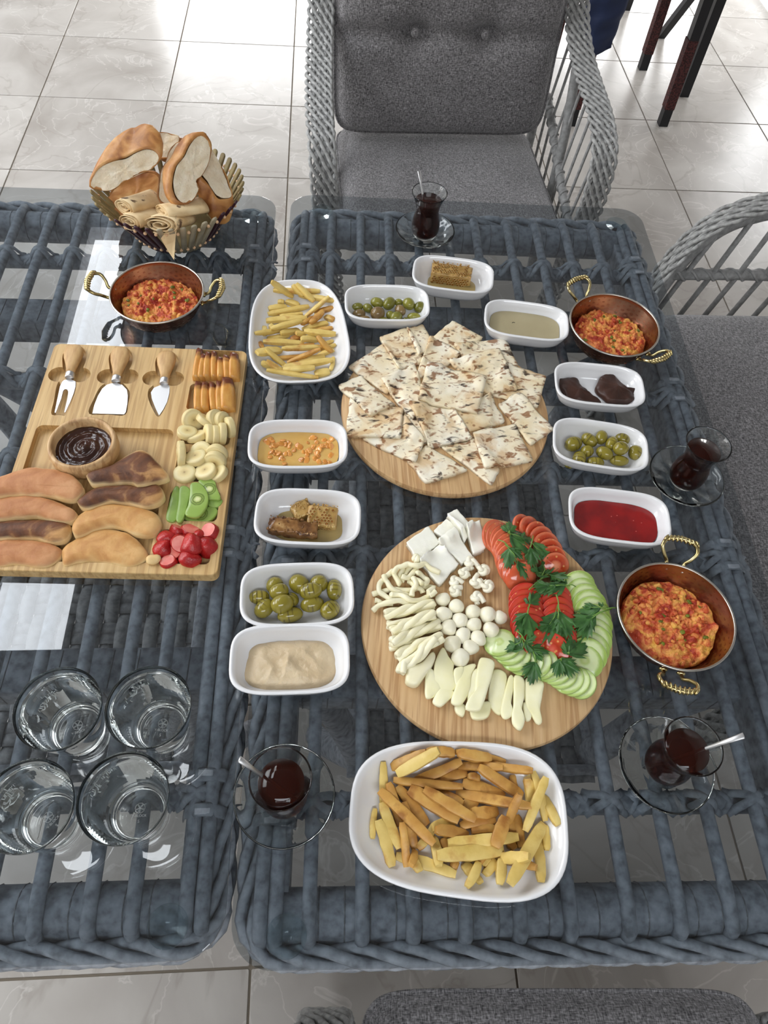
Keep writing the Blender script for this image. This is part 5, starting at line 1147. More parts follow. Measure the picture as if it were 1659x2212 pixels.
for i, (pts, lb) in enumerate(HL):
    th = .0062; z = zguess(pile, CC, pts, th*.0, ZB)+.0004; V, F, K = pillow([tuple(CC(x, y, z+th))[:2]+(z,) for x, y in pts], th, None, 48, .12, .0012, 20+i)
    pile.put(V, 2); P_ = resample([tuple(CC(x, y, z+th)) for x, y in pts], 60); ctr = P_.mean(0)
    for s in np.linspace(0, 1, 14): pile.put(ctr+(P_-ctr)*s, 1)
    tag(mk('halloumi_slice', V, F, M['hall'], world=True), lb, 'cheese', 'halloumi slices')
# tomatoes
M['tskin'] = mat('tomato_skin', rough=.12, spec=.6, stops=[(.3, srgb(196, 84, 52)), (.7, srgb(216, 116, 80))], scale=20, sss=.08)
M['tskin2'] = mat('ripe_tomato_skin', rough=.12, spec=.6, stops=[(.3, srgb(170, 30, 20)), (.7, srgb(200, 54, 36))], scale=20, sss=.08)
def tomflesh(name, a, b, c):
    m = radmat(name, [(.12, a), (.30, b), (.42, srgb(176, 54, 28)), (.62, srgb(196, 76, 40)), (.74, b), (.95, c)], .026, rough=.16, spec=.6, sss=.1, bump=.3, bscale=160)
    overlay(m, [(.10, .8), (.22, 0)], 120, srgb(224, 168, 96), kind='voronoi'); return m
M['tom'] = tomflesh('tomato_flesh', srgb(228, 148, 112), srgb(216, 120, 84), srgb(208, 100, 66)); M['tom2'] = tomflesh('ripe_tomato_flesh', srgb(214, 104, 84), srgb(198, 72, 52), srgb(184, 54, 38))
def half_disc(r, h, cut, n=30, cap=0.0):
    """round slice with one side cut off, skin on the rim, lying flat"""
    a = np.linspace(0, 2*math.pi, n, endpoint=False); X, Y = r*np.cos(a), r*np.sin(a)*.94; Y = np.maximum(Y, -r*cut); rs = []
    prof = [(.96, 0), (1.0, .0008), (1.0, h-.0008), (.965, h)] if not cap else [(.96, 0), (1.0, .001), (.97, cap*.35), (.85, cap*.68), (.6, cap*.93), (.3, cap)]
    for s, z in prof: rs.append(np.stack([X*s, Y*s, np.full(n, z)], 1))
    V, F = loft(rs); fm = []
    for f in F: zs = [V[i][2] for i in f]; rad = [math.hypot(V[i][0], V[i][1]) for i in f]; fm.append(1 if (cap and max(zs) > .0011) or (max(zs)-min(zs) > .0004 and not cap and max(rad) > r*.6) else 0)
    return V, F, fm
def row(name, path, n, r, h, lean, cut, mats, labels, cat, group, flipcap=False, taper=None, fn=CC, scale_y=1.0):
    """slices leaning one on the next along a path"""
    Q = smooth_path([(x, y, 0) for x, y in path], 12); d = np.r_[0, np.cumsum(np.linalg.norm(np.diff(Q, axis=0), axis=1))]; base = None
    for i in range(n):
        f = i/(n-1); s = d[-1]*f; x, y = np.interp(s, d, Q[:, 0]), np.interp(s, d, Q[:, 1]); x2, y2 = np.interp(min(s+8, d[-1]), d, Q[:, 0]), np.interp(min(s+8, d[-1]), d, Q[:, 1]); x1, y1 = np.interp(max(s-8, 0), d, Q[:, 0]), np.interp(max(s-8, 0), d, Q[:, 1])
        rr = r*(taper(f) if taper else 1)*R.uniform(.96, 1.04); zc = ZB+.006+rr*math.sin(lean)*.40
        A, B, c = fn(x1, y1, zc), fn(x2, y2, zc), fn(x, y, zc); az = math.atan2(B.y-A.y, B.x-A.x)
        cap = flipcap and i == n-1
        V, F, fm = half_disc(rr, h, cut, cap=.010 if cap else 0)
        V = V*np.array([1, scale_y, 1])
        le = lean+R.uniform(-.06, .06)
        Mx = Matrix.Translation((c.x, c.y, zc)) @ Matrix.Rotation(az, 4, 'Z') @ Matrix.Rotation(le, 4, 'Y') @ Matrix.Rotation(HALF+R.uniform(-.15, .15), 4, 'Z')
        W = xf((V, F), Mx)[0]; low = W[:, 2].min(); Mx = Matrix.Translation((0, 0, ZB+.0006-low)) @ Mx
        o = mk(name, V, F, mats, fmat=fm, angle=50); o.matrix_world = Mx; pile.put(xf((V, F), Mx)[0], 2)
        tag(o, labels(i, n), cat, group)
ordn = ['first', 'second', 'third', 'fourth', 'fifth', 'sixth', 'seventh', 'eighth', 'ninth', 'tenth', 'eleventh', 'twelfth', 'thirteenth', 'fourteenth']
def lab(s): return lambda i, n: '%s slice from the back of the %s' % (ordn[i], s)
row('tomato_slice', [(1050, 165), (1120, 195), (1190, 265), (1232, 335), (1255, 400)], 8, .0195, .0042, .62, .62, [M['tom'], M['tskin']], lab('outer orange tomato row'), 'tomato', 'outer row of tomato slices')
row('tomato_slice', [(875, 225), (950, 270), (990, 335), (1010, 410), (1040, 475)], 10, .0262, .0045, .62, .80, [M['tom'], M['tskin']], lab('inner orange tomato row'), 'tomato', 'inner row of tomato slices', True, taper=lambda f: .88+.14*math.sin(math.pi*f))
row('tomato_slice', [(1075, 610), (1075, 690), (1085, 760), (1100, 830), (1150, 900)], 9, .0225, .0042, .62, .80, [M['tom2'], M['tskin2']], lab('left red tomato row'), 'tomato', 'left row of red tomato slices')
row('tomato_slice', [(1250, 610), (1262, 680), (1272, 750), (1280, 820), (1270, 900), (1240, 930)], 9, .0220, .0042, .62, .80, [M['tom2'], M['tskin2']], lab('right red tomato row'), 'tomato', 'right row of red tomato slices')
# cucumbers
M['cuc'] = radmat('cucumber_flesh', [(.10, srgb(206, 218, 156)), (.30, srgb(188, 206, 128)), (.44, srgb(212, 224, 172)), (.80, srgb(214, 226, 172)), (1.0, srgb(164, 192, 96))], .021, rough=.16, spec=.6, sss=.15, bump=.1, bscale=120)
overlay(M['cuc'], [(.05, .35), (.12, 0)], 110, srgb(232, 236, 190), kind='voronoi')
M['cskin'] = mat('peeled_cucumber_rim', rough=.18, spec=.6, stops=[(.3, srgb(164, 190, 100)), (.7, srgb(190, 210, 136))], scale=30, sss=.15)
row('cucumber_slice', [(1395, 530), (1430, 590), (1465, 650), (1490, 720), (1500, 800), (1490, 880), (1465, 950), (1440, 990)], 12, .0235, .0048, .34, .98, [M['cuc'], M['cskin']], lab('outer cucumber row'), 'cucumber', 'outer row of cucumber slices', scale_y=.90)
row('cucumber_slice', [(1425, 1140), (1380, 1125), (1320, 1095), (1260, 1055), (1200, 1025), (1140, 1005), (1075, 995), (1015, 970), (965, 925), (915, 885)], 14, .0205, .0042, .42, .98, [M['cuc'], M['cskin']], (lambda i, n: '%s slice from the right end of the front cucumber row' % ordn[i]), 'cucumber', 'front row of cucumber slices', scale_y=.95)
# parsley
M['leaf'] = mat('parsley_leaf', rough=.42, stops=[(.3, srgb(40, 78, 34)), (.7, srgb(74, 118, 58))], scale=60, detail=3, bump=.5, bscale=220, bdist=.001)
M['stem'] = mat('parsley_stem', rough=.4, color=srgb(112, 150, 68))
def leaflet(L, W, seed):
    """one toothed fan-shaped leaflet along +x, slightly cupped"""
    g = random.Random(seed); out = []
    for th, rr in [(-2.9, .05), (-1.2, .30), (-.95, .62), (-.85, .50), (-.72, .78), (-.58, .60), (-.42, .86), (-.30, .72), (-.16, .98), (-.07, .84), (.04, 1.06), (.14, .84), (.24, .98), (.36, .72), (.48, .86), (.62, .60), (.76, .78), (.88, .50), (1.0, .60), (1.25, .30), (2.9, .05)]:
        th *= W; rr *= g.uniform(.92, 1.08); out.append((L*rr*math.cos(th), L*rr*math.sin(th)*1.0))
    out = np.array(out); n = len(out); V = []; F = []; c = np.array([L*.08, 0])
    for s in (1.0, .66, .33):
        for p_ in out:
            q = c+(p_-c)*s; ang = math.atan2(q[1], q[0]); z = .0022*math.cos(ang*9)*s-.25*abs(q[1])*.6-.10*q[0]**2/L+.0012*nz((q[0]*90, q[1]*90, seed)); V.append((q[0], q[1], z))
    V.append((c[0], c[1], 0))
    for k_ in range(2):
        for i in range(n): j = (i+1) % n; F.append((k_*n+i, k_*n+j, (k_+1)*n+j, (k_+1)*n+i))
    for i in range(n): F.append((2*n+i, 2*n+(i+1) % n, 3*n))
    return np.array(V), F
def sprig(label, base, tip, leaves, lift=.004, stemr=.0008):
    """stem from base to tip (crop pixels); leaves = (x,y,dx,dy,len) in crop pixels"""
    def P3(x, y, e): z = ZB+.02; 
    def rest(x, y, e=0.0):
        z = ZB+.02
        for _ in range(4): p_ = CC(x, y, z); z = float(pile.get(p_.x, p_.y))+e
        return Vector((p_.x, p_.y, z))
    b, t_ = rest(*base, lift), rest(*tip, lift*1.3); root = empty('parsley_sprig', (b.x, b.y, b.z), 0, label, 'parsley', 'parsley sprigs on the vegetables')
    mid = (b+t_)/2+Vector((0, 0, .004)); mk('stem', *tube(smooth_path([b, mid, t_], 6), stemr, 6), M['stem'], parent=root, world=True)
    for i, (x, y, dx, dy, L) in enumerate(leaves):
        p0, p1 = rest(x, y, lift), rest(x+dx, y+dy, .003); d = (p1-p0); ln = max(d.length, .006)
        V, F = leaflet(ln*1.12, .78, int(x*7+y)); d.normalize(); s = Vector((-d.y, d.x, 0)).normalized(); u = d.cross(s)
        rl = R.uniform(-.5, .5); s2 = s*math.cos(rl)+u*math.sin(rl); u2 = d.cross(s2)
        W = np.array(p0)+V[:, :1]*np.array(d)+V[:, 1:2]*np.array(s2)+V[:, 2:]*np.array(u2)
        q = pile.get(W[:, 0], W[:, 1])+.0006; W[:, 2] = np.maximum(W[:, 2], q*.75+W[:, 2]*.25)
        mk('leaf', W, F, M['leaf'], parent=root, world=True)
        ps = tube([t_*.6+b*.4, (p0+t_)/2+Vector((0, 0, .002)), p0], stemr*.7, 5); mk('leaf_stalk', *ps, M['stem'], parent=root, world=True)
CD = Crop(1020, 1090, .19289)
def cd(x, y): return ((1020+x*.19289-760)/.34961, (1090+y*.19289-1080)/.34961)
def lv(*a):
    out = []
    for x, y, x2, y2 in a: p0, p1 = cd(x, y), cd(x2, y2); out.append((p0[0], p0[1], p1[0]-p0[0], p1[1]-p0[1], 0))
    return out
sprig('parsley sprig at the top over the orange tomatoes', cd(400, 320), cd(420, 330), lv((400, 300, 410, 200), (410, 290, 340, 240), (420, 290, 470, 250), (430, 325, 610, 340), (430, 345, 620, 520), (560, 370, 670, 390)))
sprig('parsley sprig lying on the middle of the orange tomato row', cd(290, 395), cd(415, 480), lv((420, 490, 380, 700), (430, 490, 550, 600), (510, 640, 620, 800)))
sprig('parsley sprig between the two orange tomato rows', cd(685, 345), cd(650, 480), lv((655, 490, 690, 690), (700, 420, 800, 560), (790, 520, 870, 590)))
sprig('large parsley sprig with long bare stem above the cucumbers', cd(635, 955), cd(830, 790), lv((740, 760, 670, 700), (770, 730, 790, 640), (830, 770, 860, 650), (860, 780, 1010, 720), (880, 800, 1070, 800), (880, 800, 990, 850), (740, 800, 820, 700)))
sprig('dark parsley sprig under the long-stemmed one', cd(1160, 920), cd(1050, 905), lv((1050, 900, 900, 850), (1040, 910, 860, 970), (930, 910, 760, 975), (860, 910, 700, 920)))
sprig('parsley sprig hanging on the left red tomato row', cd(625, 1150), cd(620, 1210), lv((650, 1100, 760, 1010), (640, 1110, 600, 1050), (610, 1220, 470, 1300), (615, 1230, 560, 1460), (625, 1230, 690, 1480)))
sprig('parsley sprig hanging on the right red tomato row', cd(940, 1010), cd(970, 1190), lv((960, 1200, 800, 1480), (950, 1280, 900, 1500), (960, 1290, 970, 1510), (985, 1200, 990, 1430), (990, 1210, 1090, 1460), (860, 1350, 760, 1390)))
sprig('parsley sprig whose stem reaches over the board edge', cd(1655, 1175), cd(1500, 1165), lv((1470, 1130, 1420, 1100), (1430, 1160, 1200, 1190), (1330, 1150, 1270, 1130), (1330, 1260, 1120, 1330), (1330, 1280, 1190, 1460), (1380, 1250, 1280, 1380)), lift=.007)
sprig('parsley sprig at the tip of the front cucumber row', cd(490, 1410), cd(590, 1530), lv((560, 1620, 380, 1520), (480, 1570, 290, 1590), (590, 1540, 700, 1650), (600, 1530, 680, 1510), (640, 1600, 850, 1640)))
def le(*a):                                       # positions read off the lower crop
    k_ = .33755; out = []
    for x, y, x2, y2 in a: p0 = ((780+x*k_-760)/.34961, (1340+y*k_-1080)/.34961); p1 = ((780+x2*k_-760)/.34961, (1340+y2*k_-1080)/.34961); out.append((p0[0], p0[1], p1[0]-p0[0], p1[1]-p0[1], 0))
    return out
l_ = le((1115, 270, 1080, 400), (1110, 270, 1050, 350), (1100, 200, 1160, 250)); sprig('parsley sprig hanging toward the halloumi', l_[2][:2], l_[0][:2], l_)
l_ = le((1270, 250, 1250, 350), (1280, 260, 1390, 320), (1285, 240, 1340, 350)); sprig('parsley sprig in the middle of the front cucumber row', l_[0][:2], l_[1][:2], l_)
l_ = le((1320, 210, 1350, 120), (1330, 215, 1420, 165), (1325, 220, 1300, 150)); sprig('small parsley sprig where the two cucumber rows meet', l_[0][:2], l_[1][:2], l_)
# ------------------------------------------------------------------ what lies in the dishes
def dfr(key):                                    # dish frame: centre, turn
    (c, ang) = DP[key]; return Vector((c[0], c[1], ZT+.0005)), math.radians(ang)
def floor_z(z_rel=.15): return ZT+.0005+DISH_H*z_rel
def inner_scale(zr):                             # inner wall half sizes at a height given as a fraction of the dish height
    zs = [.15, .17, .24, .42, .72, 1.0]; A = [.45, .66, .78, .88, .955, .985]; B = [.38, .58, .73, .86, .95, .975]
    return np.interp(zr, zs, A), np.interp(zr, zs, B)
def fill(key, name, zr, m, label, cat, fn=None, n=72, k=16, shrink=.985, wob=0.0):
    c, ang = dfr(key); fa, fb = inner_scale(zr); a, b = .0725*fa-.0042, .0455*fb-.0042; V = []; F = []
    for i in range(k+1):
        s = max(i/k, .004)*shrink; r = supell(a*s, b*s, 3.3, n)
        for p_ in r:
            w = 1+wob*nz((p_[0], p_[1], 0), 40, len(key)) if i > k*.6 else 1
            z = DISH_H*zr+(fn(p_[0], p_[1], i/k) if fn else 0); V.append((p_[0]*w, p_[1]*w, z))
    for i in range(k):
        for j in range(n): q = i*n+j; q2 = i*n+(j+1) % n; F.append((q, q+n, q2+n, q2))
    V = np.array(V); o = mk(name, V, F, m); o.location = c; o.rotation_euler.z = ang
    return tag(o, label, cat)
# thin sauce, red jam
M['sauce'] = mat('thin_beige_sauce', rough=.18, spec=.5, stops=[(.3, srgb(172, 160, 126)), (.7, srgb(180, 168, 134))], scale=20, sss=.05)
o = fill('sauce', 'beige_sauce', .50, M['sauce'], 'thin beige sauce filling the dish next to the far right copper pan', 'sauce')
M['dark'] = mat('dark_speck', color=(.03, .025, .015), rough=.6)
mk('herb_speck', *tube([(-.022, .006, DISH_H*.5+.0004), (-.0195, .0075, DISH_H*.5+.0006), (-.017, .007, DISH_H*.5+.0004)], .0005, 5), M['dark'], parent=o)
M['jam'] = mat('red_jam', rough=.10, spec=.7, stops=[(.3, srgb(112, 6, 10)), (.7, srgb(158, 20, 18))], scale=30, coat=.5, sss=.08)
o = fill('jam', 'red_jam', .46, M['jam'], 'glossy red jam filling the dish between the right tea glass and copper pan', 'jam', lambda x, y, s: .0004*fbm((x, y, 0), 90, 3, 2), wob=.02)
M['seed'] = mat('pale_jam_seed', color=srgb(200, 90, 80), rough=.3)
for i in range(5): s_ = mk('jam_fleck', *blob(.0010, .0008, .0005, 8, 6), M['seed'], parent=o); s_.location = (R.uniform(-.04, .045), R.uniform(-.02, .012), DISH_H*.46+.0004)
# orange peel jam
M['ojam'] = mat('orange_syrup', rough=.10, spec=.6, stops=[(.3, srgb(212, 164, 84)), (.7, srgb(222, 184, 110))], scale=22, coat=.4, sss=.1)
o = fill('orange', 'orange_jam', .46, M['ojam'], 'amber orange peel jam filling the dish left of the flatbreads', 'jam', lambda x, y, s: .0009*fbm((x, y, 0), 110, 7, 2), wob=.02)
M['peel'] = mat('candied_peel', rough=.12, spec=.7, stops=[(.3, srgb(208, 134, 54)), (.7, srgb(224, 158, 80))], scale=30, tint=.35, sss=.15, coat=.3)
for i in range(64):
    x, y = R.uniform(-.047, .049), R.uniform(-.025, .024); w = R.uniform(.0024, .0048)
    p_ = mk('peel_piece', *blob(w*R.uniform(.9, 1.5), w, .0013, 10, 8, .3, 200, i, 3.5), M['peel'], parent=o); p_.location = (x, y, DISH_H*.46+.0004); p_.rotation_euler = (R.uniform(-.5, .5), R.uniform(-.5, .5), R.uniform(0, 3))
# thick tahini spread
M['tahini'] = mat('tahini_spread', rough=.35, spec=.5, stops=[(.3, srgb(196, 172, 136)), (.7, srgb(212, 192, 158))], scale=30, bump=.6, bscale=300, bdist=.0015, sss=.08)
def th_(x, y, s):
    r = abs(nz((x*1.2+y*.5, y-.3*x, 0), 30, 3)); return .0045*(1-s**4)-.005*s**6+.0055*(1-min(1, r*3.2))*(1-s)+.0018*fbm((x, y, 0), 60, 5, 3)+.0030*math.exp(-((x+.004-.2*y)/.0035)**2)*(1-s)
o = fill('tahini', 'tahini_spread', .42, M['tahini'], 'thick beige sesame spread with knife ridges in the dish', 'spread', th_, 110, 40, .95, .08)
# chocolate butter, two portions
M['cbutter'] = mat('chocolate_butter', rough=.38, spec=.45, stops=[(.3, srgb(46, 28, 22)), (.7, srgb(72, 46, 37))], scale=40, bump=.35, bscale=130, bdist=.002)
C4 = Crop(1150, 560, .3068); C5 = Crop(1180, 560, .19289)
for pts, lb in (([(135, 1345), (210, 1320), (340, 1340), (400, 1420), (480, 1490), (560, 1560), (625, 1610), (500, 1608), (380, 1600), (260, 1580), (190, 1490), (150, 1430)], 'dark chocolate spread portion on the left side of its dish'),
                ([(620, 1300), (710, 1275), (790, 1340), (880, 1430), (940, 1470), (1035, 1470), (1000, 1540), (960, 1590), (830, 1592), (700, 1580), (600, 1500), (550, 1440), (580, 1370)], 'dark chocolate spread portion on the right side of its dish')):
    z = floor_z(.19); V, F, K = pillow([tuple(C5(x, y, z+.009))[:2]+(z,) for x, y in pts], .011, None, 70, .25, .0022, len(pts)*1.3)
    V = np.array(V); V[:, 2] += np.where(V[:, 2] > z+.006, .0045*np.array([abs(nz(v, 85, 3)) for v in V]), 0); tag(mk('chocolate_butter', V, F, M['cbutter'], world=True), lb, 'spread')
# honeycomb
M['wax'] = mat('honeycomb_wax', rough=.32, stops=[(.3, srgb(150, 112, 54)), (.6, srgb(192, 156, 92)), (.8, srgb(214, 186, 130))], scale=50, bump=.4, bscale=150, sss=.15, spec=.6)
M['waxd'] = mat('dark_honeycomb_wax', rough=.25, stops=[(.3, srgb(74, 42, 22)), (.55, srgb(140, 98, 54)), (.7, srgb(190, 152, 100))], scale=60, bump=.6, bscale=150, spec=.6)
M['honey'] = mat('honey', rough=.06, spec=.6, color=srgb(196, 172, 112), trans=.35, coat=.3)
M['cellin'] = mat('honey_in_cell', rough=.1, spec=.7, color=srgb(150, 96, 36))
def comb(label, c, rz, L, W, H, m, tiltx=0.0, cells=True, seed=1.0):
    t = empty('honeycomb_piece', (c[0], c[1], c[2]), rz, label, 'honeycomb', None)
    V = []; F = []; nx, ny = 22, 10
    rs = []
    a = np.linspace(0, 2*math.pi, 40, endpoint=False); e = 7
    for f in np.linspace(0, 1, 12):
        x = -L/2+L*f; ca, sa = np.cos(a), np.sin(a); Y = np.sign(ca)*np.abs(ca)**(2/e)*W/2; Z = np.sign(sa)*np.abs(sa)**(2/e)*H/2+H/2; s = .93 if f in (0, 1) else 1
        r = np.stack([np.full(40, x), Y*s, (Z-H/2)*s+H/2], 1); rs.append(np.array([v+np.array((.0015, .0012, .0012))*(1 if cells else 2.4)*fbm(v, 160, seed, 3) for v in r]))
    mk('wax_block', *loft(rs), m, parent=t)
    if cells:
        cr = .0026; st = cr*1.78; ps = []; ins = []
        def hexa(org, ux, uy, un, nu, nv, skip):
            for j in range(nv):
                for i in range(nu):
                    if R.random() < skip: continue
                    p_ = org+ux*((i+.5*(j % 2))*st)+uy*(j*st*.87); p_ = p_+un*.0006*R.random(); rr = cr*R.uniform(.85, 1.0)
                    ps.append(tube([p_+rr*(math.cos(q)*ux+math.sin(q)*uy)+un*.0012 for q in np.arange(6)*math.pi/3+.5], .00045, 5, closed=True))
                    ins.append(loft([[p_+rr*.85*(math.cos(q)*ux+math.sin(q)*uy)+un*.0002 for q in np.arange(6)*math.pi/3+.5], [p_+rr*.8*(math.cos(q)*ux+math.sin(q)*uy)+un*.0008 for q in np.arange(6)*math.pi/3+.5]]))
        X, Y, Z = np.array((1.0, 0, 0)), np.array((0, 1.0, 0)), np.array((0, 0, 1.0))
        hexa(np.array((-L/2+.004, -W/2, .003)), X, Z, -Y, int((L-.006)/st), int((H-.003)/st/.87), .15)
        hexa(np.array((-L/2+.004, -W/2+.003, H)), X, Y, Z, int((L-.006)/st), int((W-.003)/st/.87), .45)
        mk('cell_rims', *join(*ps), m, parent=t, kind='stuff'); mk('cell_honey', *join(*ins), M['cellin'], parent=t, kind='stuff')
    fl = []
    for i in range(60 if not cells else 34):                          # torn flakes along the upper edges
        x, y, z = R.uniform(-L/2, L/2), R.choice((-W/2, W/2, R.uniform(-W/2, W/2))), H; w = R.uniform(.0012, .0026)
        fl.append(xf(blob(w, w*.8, .0006, 6, 4, .5, 300, i), TR((x, y, z+.0006), (R.uniform(-1, 1), R.uniform(-1, 1), R.uniform(0, 6)))))
    mk('wax_flakes', *join(*fl), m, parent=t, kind='stuff')
    t.rotation_euler = (tiltx, 0, rz); return t
def hfill(key, label, k2=1.0, sx=0.0):
    return fill(key, 'honey', .22, M['honey'], label, 'honey', None, 72, 4, .95*k2, .05)
hfill('comb_top', 'pool of clear honey under the comb nearest the far tea glass', .9); hfill('comb_l', 'pool of clear honey under the broken comb at the left')
p = at(975, 590, floor_z(.3)+.01); comb('golden honeycomb block with open cells in the far dish', (p.x, p.y, floor_z(.19)), math.radians(-10), .072, .032, .022, M['wax'], 0, True, 2)
p = at(633, 1135, floor_z(.3)+.01); comb('dark sticky honeycomb block at the front of the left honey dish', (p.x, p.y-.002, floor_z(.20)), math.radians(-9), .066, .021, .017, M['waxd'], 0, False, 5)
p = at(697, 1110, floor_z(.3)+.012); comb('pale open honeycomb block leaning behind the dark one', (p.x, p.y, floor_z(.22)), math.radians(-6), .040, .030, .018, M['wax'], .25, True, 8)
p = at(652, 1100, floor_z(.3)+.006); comb('small crumbled honeycomb piece between the two blocks', (p.x, p.y, floor_z(.22)), math.radians(25), .026, .022, .011, M['wax'], .1, False, 9)
# olives
M['olive'] = mat('green_olive', rough=.18, spec=.6, stops=[(.3, srgb(104, 104, 34)), (.7, srgb(142, 138, 58))], scale=40, tint=.35, coat=.25)
M['olive_b'] = mat('brownish_olive', rough=.2, spec=.6, stops=[(.3, srgb(112, 86, 50)), (.7, srgb(140, 116, 72))], scale=40, tint=.3, coat=.25)
M['olive_g'] = mat('grilled_olive', rough=.2, spec=.6, stops=[(.3, srgb(122, 112, 34)), (.7, srgb(156, 142, 58))], scale=40, tint=.25, coat=.25)
overlay(M['olive_g'], [(.70, 0), (.86, .6)], 55, srgb(62, 48, 22), kind='wave', dist=3.5, detail=3, stretch=(1, .45, .45))
overlay(M['olive_g'], [(.48, 1), (.60, 0)], 60, srgb(136, 124, 42), detail=1)
M['hole'] = mat('olive_hole', rough=.5, color=srgb(58, 52, 16))
def olive(x, y, ax, ay, rz, m, label, group, dz=0.0, hole=False, scale=1.0):
    L, W = ax, ay; z0 = floor_z(.18); c = at(x, y, z0+.010+dz); V, F = blob(L, W, W*.98, 24, 16, .05, 60, x*.1, 2.1)
    o = mk('olive', V, F, m); o.location = (c.x, c.y, z0+W*.95+dz); o.rotation_euler = (R.uniform(-.3, .3), R.uniform(-.15, .15), rz); tag(o, label, 'olive', group)
    if hole:
        h = mk('pit_hole', *tube([(L*.93+.0003, 0, 0), (L*.96+.0004, 0, 0)], W*.22, 12), M['hole'], parent=o)
K7 = Crop(480, 560, .3737)
OT = [(782, 252, 12, 8.5, .1, 'olive', 'dark green olive at the far left end'), (842, 262, 12, 9.5, -.8, 'olive', 'green olive second along the back at the left'), (895, 234, 14.5, 11, -.3, 'olive', 'large dark green olive third along the back'), (965, 240, 15.5, 12, .9, 'olive', 'large bright green olive standing highest'), (1020, 226, 9, 8, 0, 'olive', 'small pale olive behind the highest one'), (1078, 242, 14, 12, -1.0, 'olive', 'large green olive second from the right'), (1142, 262, 13.5, 12, .8, 'olive', 'green olive at the far right end'),
      (790, 298, 14, 10, .1, 'olive_b', 'brownish olive on the left side'), (820, 325, 13.5, 8, 0, 'olive_b', 'dark brown olive at the left of the front row'), (898, 302, 15.5, 14, .2, 'olive_b', 'large pinkish brown olive in the middle front'), (1030, 277, 13, 10.5, -1.0, 'olive_b', 'brownish olive in the centre right'), (972, 300, 9, 8.5, 0, 'olive', 'small green olive in the centre'), (930, 330, 12, 7.5, 0, 'olive', 'green olive half hidden at the front left'), (1006, 318, 14, 11.5, .5, 'olive', 'shiny green olive at the front middle'), (1062, 328, 8, 6.5, 0, 'olive', 'small olive at the front right'), (1108, 310, 14, 8.5, -.1, 'olive', 'cracked green olive at the right front')]
for x, y, a, b, rz, m, lb in OT: olive(480+x*.3737, 560+(y+14)*.3737, a*.00082, b*.00082, rz, M[m], lb+' of the far olive dish', 'olives in the far dish', .003 if y < 290 and 880 < x < 1090 else 0)
OR_ = [(288, 1302, 62, 52, .3, 0, 0), (402, 1272, 60, 46, -.8, 0, .004), (488, 1250, 56, 42, 1.2, 0, .003), (636, 1262, 52, 44, -.5, 0, 0), (562, 1292, 56, 42, 1.0, 1, .004), (388, 1348, 46, 42, .2, 0, .002), (622, 1332, 54, 50, .3, 0, .009), (508, 1364, 60, 46, -.7, 0, .003), (724, 1362, 56, 50, 1.1, 0, .002), (330, 1404, 60, 48, 1.2, 0, 0), (615, 1412, 66, 38, -.1, 0, 0), (448, 1424, 62, 38, 0, 0, 0), (268, 1432, 38, 34, 0, 1, 0)]
ON = ['at the far left', 'second along the back', 'third along the back, heavily striped', 'farthest back at the right', 'with a pit hole in the middle', 'small, in the centre left', 'lying on top at the right', 'in the centre, tilted right', 'nearest the right end', 'second from the left at the front', 'low at the front right', 'at the middle of the front row', 'with open pit hole nearest the front left']
for (x, y, a, b, rz, h, dz), lb in zip(OR_, ON): olive(1150+x*.3068, 560+y*.3068, a*.00022, b*.000215, rz, M['olive_g'], 'grilled olive '+lb+' of the right dish', 'grilled olives in the right dish', dz, bool(h))
OL = [(350, 1180, 88, 62, .05, 0, 0), (505, 1075, 78, 76, 1.0, 0, 0), (545, 1125, 84, 68, .3, 0, .009), (660, 1205, 60, 66, .9, 0, 0), (735, 1065, 92, 82, -.6, 0, 0), (845, 1125, 100, 74, .15, 0, .008), (925, 1060, 76, 80, -1.1, 0, 0), (1070, 1110, 98, 68, 1.5, 0, 0), (402, 1292, 94, 74, .8, 0, 0), (572, 1250, 98, 80, .35, 0, .008), (862, 1250, 100, 70, .25, 1, 0), (1030, 1305, 90, 76, .7, 0, 0), (648, 1350, 108, 66, .15, 0, 0)]
LN = ['at the far left end', 'behind the upper left stacked one', 'stacked at the upper left', 'squeezed under the two stacked ones', 'dark striped, at the back middle', 'stacked on top at the right', 'behind the right stacked one', 'standing upright at the right', 'low at the left front', 'smooth yellowish, stacked in the middle', 'with a pit hole, centre right', 'torn, at the right front', 'nearest the front edge']
for (x, y, a, b, rz, h, dz), lb in zip(OL, LN): olive(480+x*.22606, 1020+(y+12)*.22606, a*.000152, b*.000150, rz, M['olive_g'], 'grilled olive '+lb+' of the left dish', 'grilled olives in the left dish', dz, bool(h))
